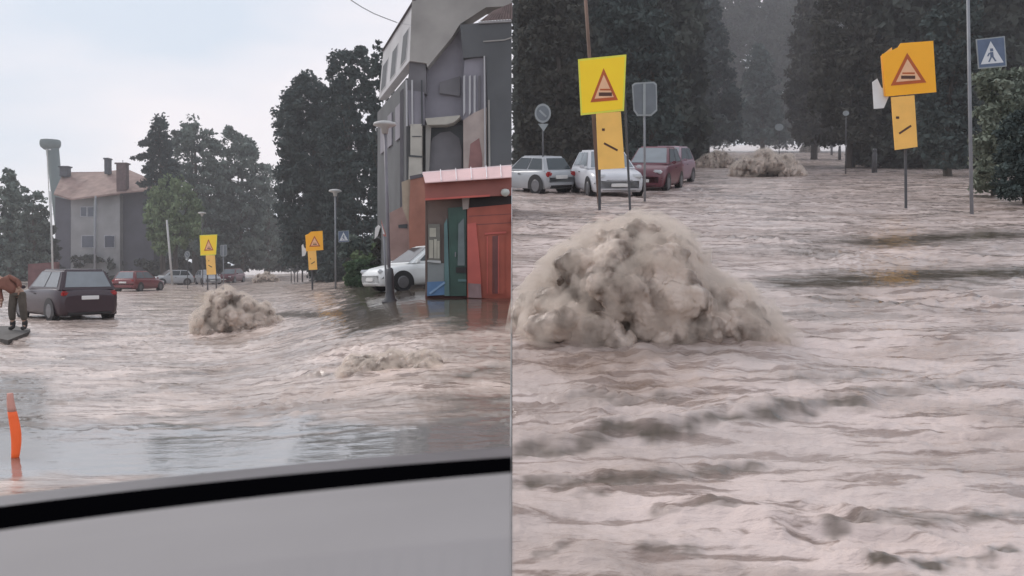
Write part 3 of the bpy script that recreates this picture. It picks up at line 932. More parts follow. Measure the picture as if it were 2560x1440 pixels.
    for (p, q, r, s) in ((b0[0], b0[1], t0[1], t0[0]), (b0[3], b0[2], t0[2], t0[3])):
        quad_on(p, q, r, s, 0.0, 'side_window', gl, h=(0.12, 0.86), w_=(0.49, 0.90))
        quad_on(p, q, r, s, 0.0, 'side_window', gl, h=(0.12, 0.86), w_=(0.10, 0.46))
    # wheels
    for sx in (-0.31, 0.315):
        for sy in (-1, 1):
            cx = sx * L_; r = 0.315 if not suv else 0.35
            wh = thing_child('wheel', (cx, sy * (hw - 0.10), r), root)
            MB().cyl((0, -0.10, 0), (0, 0.10, 0), r, r, 24).build('tyre', M_tyre, wh, world=False)
            m_ = MB().cyl((0, sy * 0.103, 0), (0, sy * 0.115, 0), r * 0.64, r * 0.58, 20)
            m_.build('rim', M_rim, wh, world=False)
            pts = []
            for i in range(14):
                a = math.pi * i / 13
                pts.append((cx + math.cos(a) * (r + 0.07), sy * (hw + 0.002), r + math.sin(a) * (r + 0.055)))
            pts += [(cx - (r + .07), sy * (hw + .002), 0.2), (cx + (r + .07), sy * (hw + .002), 0.2)][::1]
            MB().prism(pts, (0, sy * 0.004, 0)).build('wheel_arch', M_trim, root, world=False)
    # lights, plate, bumpers, mirrors
    for sy in (-1, 1):
        MB().box((L_ * 0.475, sy * hw * 0.66, hood * 0.76), (0.16, 0.34, 0.13), rz=-sy * 0.45, bevel=0.04).build('headlight', M_head, root, world=False)
        MB().box((-L_ * 0.480, sy * hw * 0.76, belt * 0.86), (0.14, 0.24, 0.17), rz=sy * 0.35, bevel=0.04).build('tail_light', M_tail, root, world=False)
        MB().box((L_ * 0.185, sy * (hw + 0.07), belt + 0.03), (0.12, 0.16, 0.11), bevel=0.03).build('mirror', col, root, world=False)
        MB().box((-0.02 * L_, sy * (hw + 0.002), belt * 0.84), (0.16, 0.02, 0.03), bevel=0.008).build('handle', M_trim, root, world=False)
    MB().box((-L_ * 0.501, 0, belt * 0.74), (0.03, 0.52, 0.12), bevel=0.01).build('number_plate', M_plate, root, world=False)
    MB().box((L_ * 0.503, 0, 0.42), (0.03, 0.52, 0.11), bevel=0.01).build('number_plate', M_plate, root, world=False)
    MB().box((L_ * 0.492, 0, 0.55), (0.05, 0.85, 0.10), bevel=0.02).build('grille', M_trim, root, world=False)
    MB().box((L_ * 0.485, 0, 0.28), (0.08, hw * 1.3, 0.10), bevel=0.03).build('bumper', M_trim, root, world=False)
    MB().box((-L_ * 0.485, 0, 0.30), (0.08, hw * 1.45, 0.13), bevel=0.03).build('bumper', M_trim, root, world=False)
    return root


def thing_child(name, loc, parent):
    o = bpy.data.objects.new(name, None); COL.objects.link(o); o.location = loc; o.parent = parent
    return o


def place_car(cx, base, side, delta, col, label, **k):
    p, d = hit(cx, base, side)
    p = P(cx, 720, d + 1.3); f = zA if side == 'A' else zB
    p.z = float(f(np.float64(p.x), np.float64(p.y)))
    ray = math.atan2(p.y, p.x)
    return car(p, ray + math.radians(delta), side, col, label, **k)


GC = 'cars parked along the level street'
GCB = 'cars parked along the sloping street'
M_glass_p = mat('pale_car_glass', (0.20, 0.23, 0.25), 0.12, 0.1, 2, spec=0.8)
place_car(162, 800, 'A', 20, paint('dark_maroon_paint', (0.040, 0.022, 0.030)), 'dark maroon hatchback seen from behind, nearest car at the left', H_=1.66, W_=1.88, L_=4.1, suv=True, group=GC, glass=M_glass_p)
place_car(348, 728, 'A', -30, paint('red_paint', (0.19, 0.035, 0.04)), 'dusty red hatchback with its pale rear window towards us', H_=1.45, group=GC, glass=M_glass_p)
place_car(428, 713, 'A', 112, paint('silver_paint', (0.42, 0.44, 0.46)), 'small silver hatchback side-on under the pale leaning pole', H_=1.45, L_=3.7, group=GC)
place_car(520, 711, 'A', 192, paint('light_grey_paint', (0.5, 0.51, 0.54)), 'light grey car facing us behind the bright yellow sign', H_=1.45, group=GC, glass=M_glass_p)
place_car(578, 707, 'A', 160, paint('burgundy_paint', (0.13, 0.03, 0.045)), 'burgundy car at the far right end of the parked row', H_=1.5, group=GC, glass=M_glass_p)
place_car(1066, 722, 'A', 118, paint('white_paint', (0.78, 0.80, 0.79)), 'shiny white hatchback with its rear hidden behind the red kiosk', H_=1.5, W_=1.78, L_=4.1, group=GC)

place_car(1333, 484, 'B', 40, paint('silver_paint', (0.42, 0.44, 0.46)), 'silver hatchback tail at the left edge of the sloping street', H_=1.3, L_=2.9, W_=1.35, group=GCB)
place_car(1512, 490, 'B', 194, paint('pale_paint', (0.60, 0.61, 0.64)), 'white car facing us behind the bright yellow sign of the sloping street', H_=1.5, W_=1.72, L_=3.6, group=GCB, glass=M_glass_p)
place_car(1632, 476, 'B', 168, paint('burgundy_paint', (0.13, 0.03, 0.045)), 'dark red car right of the yellow sign in the sloping street', H_=1.6, W_=1.6, L_=3.8, group=GCB, glass=M_glass_p)
place_car(1668, 460, 'B', 166, paint('plum_paint', (0.30, 0.20, 0.24)), 'pale plum car half hidden behind the dark red one in the sloping street', H_=1.6, W_=1.6, L_=3.8, group=GCB, glass=M_glass_p)

# ------------------------------------------------------------------ signs
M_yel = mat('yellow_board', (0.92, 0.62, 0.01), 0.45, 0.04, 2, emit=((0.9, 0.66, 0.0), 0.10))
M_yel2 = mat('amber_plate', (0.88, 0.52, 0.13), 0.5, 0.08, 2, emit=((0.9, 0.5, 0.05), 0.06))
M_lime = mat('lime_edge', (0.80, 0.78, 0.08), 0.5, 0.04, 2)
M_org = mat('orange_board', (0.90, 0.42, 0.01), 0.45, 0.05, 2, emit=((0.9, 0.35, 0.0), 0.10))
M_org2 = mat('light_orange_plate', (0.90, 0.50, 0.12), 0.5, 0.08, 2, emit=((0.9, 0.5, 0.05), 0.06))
M_redb = mat('sign_red', (0.50, 0.10, 0.015), 0.5, 0.1, 4)
M_peach = mat('sign_peach', (0.88, 0.52, 0.30), 0.5, 0.06, 4)
M_mark = mat('sign_black', (0.09, 0.035, 0.02), 0.6, 0.1, 4)
M_pole = mat('grey_pole', (0.24, 0.25, 0.27), 0.5, 0.12, 3)
M_polel = mat('pale_pole', (0.50, 0.50, 0.49), 0.6, 0.12, 3)
M_poled = mat('dark_pole', (0.07, 0.07, 0.075), 0.5, 0.15, 3)
M_back = mat('sign_back', (0.15, 0.17, 0.19), 0.5, 0.1, 3)
M_edge = mat('sign_edge', (0.30, 0.33, 0.34), 0.5, 0.1, 3)
M_blue = mat('sign_blue', (0.11, 0.15, 0.23), 0.5, 0.15, 3)
M_white = mat('sign_white', (0.68, 0.70, 0.72), 0.5, 0.05, 3)


def inset(poly, k):
    cx = sum(p[0] for p in poly) / len(poly); cy = sum(p[1] for p in poly) / len(poly)
    return [(cx + (x - cx) * k, cy + (y - cy) * k) for x, y in poly]


def warn_sign(d, side, board, plate, tri, legs, mboard, mplate, label, dot, dash, bars, mrim=None, back=None, extra=None, u=1.0):
    f = zA if side == 'A' else zB
    bx = sum(p[0] for p in plate) / 4
    b = P(bx, 600, d); b.z = float(f(np.float64(b.x), np.float64(b.y)))
    root = thing('warning_sign', b, label, 'sign')
    if back:
        slab('rear_board', back, d, M_org2, root, 0.02, -0.06)
    brd = slab('board', board, d, mrim or mboard, root, 0.03)
    if mrim:
        slab('board_face', inset(board, 0.93), d, mboard, brd, 0.004, 0.005)
    slab('warning_triangle', tri, d, M_redb, brd, 0.004, 0.010)
    slab('triangle_panel', inset(tri, 0.70), d, M_peach, brd, 0.004, 0.015)
    for i, br in enumerate(bars):
        slab('lettering', br, d, M_mark if i else M_redb, brd, 0.003, 0.019)
    pl = slab('lower_plate', plate, d, mplate, root, 0.03, -0.004)
    slab('dot', dot, d, M_mark, pl, 0.003, 0.002); slab('arrow_bar', dash, d, M_mark, pl, 0.003, 0.002)
    for (x0, y0, x1, y1, r) in legs:
        e = P(x1, y1, d + .12); a = P(x0, y0, d + 0.12)
        e.z = min(e.z, float(f(np.float64(e.x), np.float64(e.y))) - 0.1)
        MB().cyl(a, e, r, r, 10).build('leg', M_poled, root)
    if extra: extra(root)
    return root


def bar(x0, y0, x1, y1, w):
    dx, dy = x1 - x0, y1 - y0; l = math.hypot(dx, dy); nx, ny = -dy / l * w / 2, dx / l * w / 2
    return [(x0 + nx, y0 + ny), (x1 + nx, y1 + ny), (x1 - nx, y1 - ny), (x0 - nx, y0 - ny)]


dS1 = hit(520, 712, 'A')[1]
dS1 = min(dS1, 62)
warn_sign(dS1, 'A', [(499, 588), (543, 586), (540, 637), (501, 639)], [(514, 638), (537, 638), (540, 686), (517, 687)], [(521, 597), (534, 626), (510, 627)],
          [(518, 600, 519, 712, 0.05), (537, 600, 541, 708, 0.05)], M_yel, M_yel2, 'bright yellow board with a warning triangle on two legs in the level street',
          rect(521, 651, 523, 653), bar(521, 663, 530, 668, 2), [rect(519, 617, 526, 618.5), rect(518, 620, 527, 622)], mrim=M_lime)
dS2 = 46


def back_bits(x0, y0, x1, y1, d):
    def f(root):
        slab('side_plate', [(x0, y0 + (y1 - y0) * .12), (x0 + (x1 - x0) * .3, y0), (x0 + (x1 - x0) * .55, y0 + (y1 - y0) * .3), (x1, y0 + (y1 - y0) * .4), (x1, y1 * .6 + y0 * .4), (x0 + (x1 - x0) * .7, y1 - 2), (x0 + (x1 - x0) * .1, y1)], d, M_plate, root, 0.02, -0.1)
    return f


warn_sign(dS2, 'A', [(778, 579), (806, 577), (808, 625), (765, 628), (764, 590)], [(769, 627), (790, 626), (793, 674), (772, 675)], [(786, 589), (801, 616), (773, 617)],
          [(780, 600, 781, 735, 0.05)], M_org, M_org2, 'orange board with a warning triangle on one post in the level street',
          rect(775, 646, 777, 648), bar(778, 660, 787, 654, 2), [rect(782, 607, 791, 608.5), rect(782, 610, 792, 612)],
          back=[(763, 588), (775, 583), (776, 627), (766, 628)], extra=back_bits(754, 610, 766, 641, dS2))

dS3 = 21.5
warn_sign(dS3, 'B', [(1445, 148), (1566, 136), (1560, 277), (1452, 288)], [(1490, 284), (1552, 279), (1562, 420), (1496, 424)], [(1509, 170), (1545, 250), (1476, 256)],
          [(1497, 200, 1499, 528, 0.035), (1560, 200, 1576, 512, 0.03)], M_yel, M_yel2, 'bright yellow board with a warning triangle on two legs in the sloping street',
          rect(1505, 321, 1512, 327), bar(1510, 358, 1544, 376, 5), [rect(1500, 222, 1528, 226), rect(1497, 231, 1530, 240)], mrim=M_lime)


def extraB(root):
    back_bits(2181, 196, 2222, 272, dS4)(root)


dS4 = 22.5
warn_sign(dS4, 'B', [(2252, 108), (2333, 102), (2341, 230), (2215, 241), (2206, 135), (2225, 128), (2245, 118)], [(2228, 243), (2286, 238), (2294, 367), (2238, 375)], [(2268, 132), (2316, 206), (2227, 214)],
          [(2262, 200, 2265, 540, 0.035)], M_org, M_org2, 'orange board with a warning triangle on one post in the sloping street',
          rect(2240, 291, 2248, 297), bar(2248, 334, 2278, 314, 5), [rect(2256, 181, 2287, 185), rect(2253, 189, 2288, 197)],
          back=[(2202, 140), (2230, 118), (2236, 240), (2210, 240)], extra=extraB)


def pole_thing(name, x0, y0, x1, y1, d, r, m, label, cat, side='A', group=None, snap=True):
    f = zA if side == 'A' else zB
    a = P(x1, y1, d)
    if snap: a.z = min(a.z, float(f(np.float64(a.x), np.float64(a.y)))) - 0.05
    root = thing(name, a, label, cat, group)
    MB().cyl(a, P(x0, y0, d), r, r * 0.85, 12).build('pole', m, root, smooth=True)
    return root


# direction sign seen from behind, round sign seen from behind
for (side, d, x0, y0, x1, y1, px_, pb, cx, cy, r, cb, s, nm) in (('A', 62, 550, 612, 567, 641, 558, 692, 468, 636, 8, 672, 1, 'level'), ('B', 25, 1580, 204, 1642, 290, 1611, 478, 1357, 283, 24, 400, 2.7, 'sloping')):
    root = pole_thing('road_sign', px_, y0 + 2, px_ + 1, pb, d, 0.035, M_pole, 'grey rectangular road sign right of the yellow board in the %s street' % nm, 'sign', side)
    k = 0.22 * (x1 - x0)
    poly = [(x0, y0 + k * .6), (x0 + k * .5, y0 + k * .2), (x1 - k * .5, y0), (x1, y0 + k * .4), (x1 + k * .1, y1 - k), (x1 - k, y1), (x0 + k, y1), (x0 + k * .3, y1 - k)]
    slab('sign_edge', poly, d, M_edge, root, 0.02, 0.05)
    slab('sign_plate', inset(poly, 0.90), d, M_back, root, 0.004, 0.056)
    slab('bracket', rect(px_ - 1.2 * s, y0 + 2, px_ + 1.2 * s, y1), d, M_edge, root, 0.02, 0.08)
    root = pole_thing('round_sign', cx, cy, cx + 1, cb, d + 4, 0.03, M_poled, 'small round road sign left of the yellow board in the %s street' % nm, 'sign', side)
    circ = [(cx + r * 0.85 * math.cos(a * math.pi / 12), cy + r * math.sin(a * math.pi / 12)) for a in range(24)]
    slab('sign_edge', circ, d + 4, M_edge, root, 0.02, 0.05); slab('sign_plate', inset(circ, 0.78), d + 4, M_back, root, 0.004, 0.056)
    slab('wedge_plate', [(cx - r * .5, cy + r * 1.1), (cx + r * .6, cy + r * 1.1), (cx + r * .1, cy + r * 1.9)], d + 4, M_edge, root, 0.01, 0.05)
    slab('symbol', bar(cx - r * .35, cy - r * .3, cx + r * .35, cy + r * .35, r * .2), d + 4, M_edge, root, 0.003, 0.06)


def crossing_sign(d, side, poly, pole, label, rb, polm, ztop=None):
    (x0, y0), (x1, y1), (x2, y2), (x3, y3) = poly
    f = zA if side == 'A' else zB
    b = P(pole[2], pole[3], d); b.z = float(f(np.float64(b.x), np.float64(b.y))) - .1
    root = thing('crossing_sign', P((x0 + x1) / 2, y2, d - .1), label, 'sign')
    pl = slab('sign_edge', poly, d, M_edge, root, 0.02, 0.1)
    slab('sign_plate', inset(poly, 0.92), d, M_blue, root, 0.004, 0.106)

    def uv(u, v):
        xa = x0 + (x1 - x0) * u; ya = y0 + (y1 - y0) * u; xb = x3 + (x2 - x3) * u; yb = y3 + (y2 - y3) * u
        return (xa + (xb - xa) * v, ya + (yb - ya) * v)
    slab('white_triangle', [uv(.5, .12), uv(.9, .86), uv(.1, .86)], d, M_white, root, 0.003, 0.110)
    for q in ([uv(.46, .36), uv(.56, .36), uv(.57, .46), uv(.46, .46)], [uv(.45, .48), uv(.56, .48), uv(.57, .64), uv(.45, .64)],
              [uv(.45, .64), uv(.51, .64), uv(.42, .80), uv(.36, .80)], [uv(.50, .64), uv(.57, .64), uv(.66, .80), uv(.60, .80)], [uv(.40, .5), uv(.46, .5), uv(.38, .62), uv(.34, .6)]):
        slab('walking_figure', q, d, M_blue, root, 0.002, 0.114)
    return root


def street_lamp(side, d, poleX, topY, baseX, baseY, discW, discH, label, cat='street lamp', flare=None, m=M_pole, r=0.05, group=None):
    f = zA if side == 'A' else zB
    b = P(baseX, baseY, d); b.z = float(f(np.float64(b.x), np.float64(b.y))) - 0.03
    root = thing('street_lamp', b, label, cat, group)
    t = P(poleX, topY, d)
    MB().cyl(b, t, r, r * 0.8, 14).build('pole', m, root, smooth=True)
    R = discW / 2 * d / F; h = discH * d / F
    hd = MB().lathe((t.x, t.y, t.z), [(R * .25, -h * 1.6), (R * .35, -h * .5), (R * .96, -h * .12), (R, 0), (R * .93, h * .35), (R * .5, h * .6), (R * .05, h * .66)], 28).build('lamp_head', M_polel, root, smooth=True)
    MB().lathe((t.x, t.y, t.z - h * .35), [(R * .45, -h * .5), (R * .8, h * .05)], 24).build('diffuser', M_white, hd, world=True) if False else None
    if flare:
        MB().lathe((b.x, b.y, b.z), flare, 16).build('base', M_poled, root, smooth=True)
    return root


pL, dL = hit(975, 754, 'A')
s = dL / F
street_lamp('A', dL, 962, 312, 975, 754, 58, 14, 'tall lamp with flat disc head and dark flared foot before the white car', flare=[(21 * s, 0), (20 * s, 4 * s), (13 * s, 12 * s), (10.5 * s, 30 * s), (10 * s, 70 * s), (8 * s, 84 * s), (5 * s, 88 * s)], r=4.6 * s, m=mat('lamp_post_paint', (0.20, 0.19, 0.21), .5))
pL2, dL2 = hit(838, 722, 'A')
street_lamp('A', dL2, 838, 478, 839, 722, 32, 8, 'smaller disc-headed lamp left of the pedestrian crossing sign', r=2.4 * dL2 / F)
street_lamp('A', 72, 505, 533, 507, 700, 20, 5, 'thin distant lamp rising behind the bright yellow board', r=0.04, m=M_poled)
crossing_sign(dL2, 'A', [(845, 578), (872, 576), (873, 605), (846, 606)], (838, 600, 839, 720), 'blue pedestrian crossing sign on the lamp post of the level street', 0.05, M_pole)
dC = 20.5
pole_thing('lamp_post', 2419, -60, 2430, 492, dC, 0.042, M_pole, 'tall grey lamp post beside the crossing sign of the sloping street', 'lamp post', 'B')
crossing_sign(dC, 'B', [(2440, 98), (2512, 90), (2517, 166), (2446, 172)], (2423, 100, 2430, 490), 'tilted blue pedestrian crossing sign on the lamp post of the sloping street', 0.05, M_pole)
GP = 'pale leaning poles on the left of the level street'
pole_thing('leaning_pole', 126, 478, 133, 690, 50, 0.055, M_polel, 'pale pole at the left corner of the old house', 'pole', group=GP)
pole_thing('leaning_pole', 239, 490, 235, 690, 48, 0.055, M_pole, 'grey pole standing in front of the old house wall', 'pole', group=GP)
pole_thing('leaning_pole', 417, 550, 431, 674, 78, 0.10, M_polel, 'pale slanting pole rising behind the silver hatchback', 'pole', group=GP)
pole_thing('wooden_pole', 1460, -60, 1499, 470, 24, 0.055, mat('weathered_wood', (0.19, 0.12, 0.09), .8, .3, 3, stretch=(1, 1, .2)), 'brown wooden pole rising behind the yellow board of the sloping street', 'pole', 'B')
# small far signs in the sloping street
for (cx, cy, r, d, bb, lab) in ((1948, 318, 11, 60, 385, 'tiny pale round sign at the head of the sloping street'), (2115, 283, 8, 48, 372, 'tiny pale sign left of the row of bollards')):
    root = pole_thing('round_sign', cx, cy, cx, bb, d, 0.03, M_poled, lab, 'sign', 'B')
    slab('sign_plate', [(cx + r * math.cos(a * math.pi / 8), cy + r * .8 * math.sin(a * math.pi / 8)) for a in range(16)], d, M_edge, root, 0.02, 0.05)

# bollards
GB2 = 'dark bollards beside the sloping street'
for i, (x, t, b_, wd) in enumerate(((2079, 358, 388, 5), (2099, 365, 400, 6), (2133, 350, 418, 8), (2186, 372, 432, 11), (2152, 362, 380, 4))):
    p, d = hit(x, b_, 'B'); s = d / F
    root = thing('bollard', p, ['thin far dark bollard, leftmost of the row in the sloping street', 'second dark bollard from the left of the row in the sloping street', 'tallest dark bollard at the middle of the row in the sloping street',
                                'thick nearest dark bollard, rightmost of the row in the sloping street', 'smallest pale-footed bollard behind the tallest one'][i], 'bollard', GB2)
    h = (b_ - t) * s
    MB().lathe(p, [(wd * s * .6, -0.1), (wd * s * .55, h * .8), (wd * s * .35, h * .85), (wd * s * .55, h * .9), (wd * s * .4, h)], 12).build('post', M_poled, root, smooth=True)
for i, (x, t, b_, wd) in enumerate(((728, 672, 684, 2), (736, 672, 687, 2), (744, 670, 691, 2.4), (756, 668, 697, 3.4))):
    p, d = hit(x, b_, 'A'); d = min(d, 75); p = P(x, b_, d); s = d / F
    root = thing('bollard', p, ['farthest dark bollard left of the orange sign in the level street', 'second farthest dark bollard left of the orange sign in the level street',
                                'second nearest dark bollard left of the orange sign in the level street', 'nearest and thickest dark bollard left of the orange sign in the level street'][i], 'bollard', 'dark bollards beside the level street')
    h = (b_ - t) * s
    MB().lathe((p.x, p.y, p.z), [(wd * s * .6, -1.2), (wd * s * .55, h * .8), (wd * s * .35, h * .85), (wd * s * .55, h * .9), (wd * s * .4, h)], 10).build('post', M_poled, root, smooth=True)

# hedges in the level street
dH = hit(910, 718, 'A')[1]
tree('clipped_hedge', [(868, 718), (866, 662), (884, 650), (955, 652), (965, 718)], dH + 2, 915, 718, leafmat('fresh_hedge_foliage', (0.05, 0.09, 0.045), (0.15, 0.23, 0.13)), 'clipped green hedge behind the bonnet of the white car', cat='hedge', thick=.8, nclump=200, per=90, rpx=6, leaf=0.08, seed=31, tr=0.05)
tree('leafy_bush', [(862, 712), (866, 650), (885, 632), (915, 630), (950, 600), (985, 610), (990, 650), (900, 660), (888, 712)], dH + 4, 875, 712, L_light, 'loose green bush left of the clipped hedge', cat='bush', thick=1.2, nclump=120, per=60, rpx=8, leaf=0.10, seed=32, tr=0.05)
tree('small_tree', [(850, 640), (850, 600), (880, 590), (930, 605), (960, 560), (975, 570), (978, 640), (900, 650)], dH + 6, 900, 712, L_mid, 'low grey-green tree beneath the crossing sign', cat='tree', thick=1.2, nclump=100, per=50, rpx=10, leaf=0.13, seed=33, tr=0.06)

# ------------------------------------------------------------------ old house and factory chimney
def house(d=100):
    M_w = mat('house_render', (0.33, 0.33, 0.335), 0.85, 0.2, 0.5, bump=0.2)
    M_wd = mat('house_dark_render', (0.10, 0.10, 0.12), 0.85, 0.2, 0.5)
    M_r = mat('clay_tiles', (0.27, 0.18, 0.155), 0.8, 0.25, 1.2, bump=0.4, bscale=18)
    M_c = mat('chimney_brick', (0.13, 0.085, 0.085), 0.85, 0.25, 3)
    M_cd = mat('dark_chimney', (0.07, 0.075, 0.09), 0.85, 0.25, 3)
    base = P(240, 703, d); base.z = 0
    root = thing('old_house', base, 'old house with a faded clay roof and three chimneys left of the conifer', 'house')
    w = slab('wall', [(140, 495), (178, 500), (300, 488), (300, 706), (140, 706)], d, M_w, root, 9.0)
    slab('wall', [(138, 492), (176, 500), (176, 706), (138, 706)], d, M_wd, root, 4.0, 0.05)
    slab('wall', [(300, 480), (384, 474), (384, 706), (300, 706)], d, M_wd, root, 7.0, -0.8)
    # roof: sloping sheets
    e = [P(134, 487, d - 1.0), P(178, 501, d - 1.2), P(302, 484, d - 1.2), P(392, 476, d - 0.2)]
    r = [P(158, 434, d + 5), P(255, 433, d + 5), P(318, 426, d + 5), P(366, 447, d + 5)]
    bm = MB().prism([e[0], e[1], r[1], r[0]], (0, 0.05, 0.18)).prism([e[1], e[2], r[2], r[1]], (0, 0.05, 0.18)).prism([e[2], e[3], r[3], r[2]], (0, 0.05, 0.17))
    bx = [p + Vector((0, 12, 0)) for p in e]
    bm.prism([r[0], r[1], Vector((r[1].x, r[1].y + 6, e[1].z)), Vector((r[0].x, r[0].y + 6, e[0].z))], (0, -0.05, 0.16))
    bm.prism([r[1], r[3], Vector((r[3].x, r[3].y + 6, e[2].z)), Vector((r[1].x, r[1].y + 6, e[1].z))], (0, -0.05, 0.15))
    roof = bm.build('roof', M_r, root)
    def chim(x0, y0, x1, y1, dd, m, cap=True):
        a = P(x0, y0, dd); b = P(x1, y1, dd)
        c = ((a.x + b.x) / 2, dd * 1.0, (a.z + b.z) / 2)
        k = MB().box(c, (abs(b.x - a.x), 0.9, abs(a.z - b.z)))
        if cap: k.box((c[0], c[1], a.z + 0.08), (abs(b.x - a.x) * 1.3, 1.1, 0.16))
        k.build('chimney', m, roof)
    chim(157, 420, 176, 442, d + 4, M_cd); chim(268, 400, 278, 436, d + 4, M_cd); chim(298, 412, 321, 480, d - 0.3, M_c)
    MB().cyl(P(307, 412, d - .3), P(307, 400, d - .3), 0.03).build('aerial', M_poled, roof)
    for (x0, y0, x1, y1) in ((202, 518, 215, 540), (219, 518, 234, 541), (205, 590, 234, 618), (262, 590, 285, 618)):
        f_ = slab('window', rect(x0 - 2, y0 - 2, x1 + 2, y1 + 2), d, mat('window_frame', (0.42, 0.43, 0.46), .6), root, 0.1, 0.08)
        slab('pane', rect(x0, y0, x1, y1), d, mat('window_pane', (0.10, 0.11, 0.14), .15), f_, 0.02, 0.12)
    MB().cyl(P(236, 500, d - .2), P(236, 690, d - .2), 0.09).build('downpipe', M_edge, root)
    return root


house()
cb = P(150, 640, 135)
ch = thing('factory_chimney', (cb.x, cb.y, 0), 'tall leaning grey-green water tower chimney with a wide cap behind the old house', 'chimney')
Mch = mat('tower_concrete', (0.10, 0.135, 0.135), 0.85, 0.15, 0.4)
k = 135 / F
top = P(131, 372, 135); bot = P(165, 700, 135)
MB().cyl(bot, top, 11 * k, 15 * k, 24).build('shaft', Mch, ch, smooth=True)
MB().lathe((P(126, 372, 135)), [(15 * k, -2 * k), (22 * k, 4 * k), (24 * k, 10 * k), (24 * k, 18 * k), (22 * k, 22 * k), (5 * k, 22.5 * k)], 28).build('cap', Mch, ch, smooth=True)
MB().cyl(P(132, 377, 134.0) + Vector((0, -.9, 0)), P(132, 374.5, 134.0) + Vector((0, -.9, 0)), 2.6 * k, 2.6 * k, 10).build('lamp', M_white, ch)
MB().cyl(P(117, 372, 133.5), P(130, 640, 133.5), 1.2 * k, 1.2 * k, 8).build('cable', M_polel, ch)
rw = slab('low_wall', [(70, 660), (140, 655), (140, 720), (70, 725)], 52, mat('faded_brick', (0.17, 0.095, 0.095), .85, .25, 2, bump=.3), None, 0.4)
tag(rw, 'faded reddish wall behind the dark maroon car', 'wall')

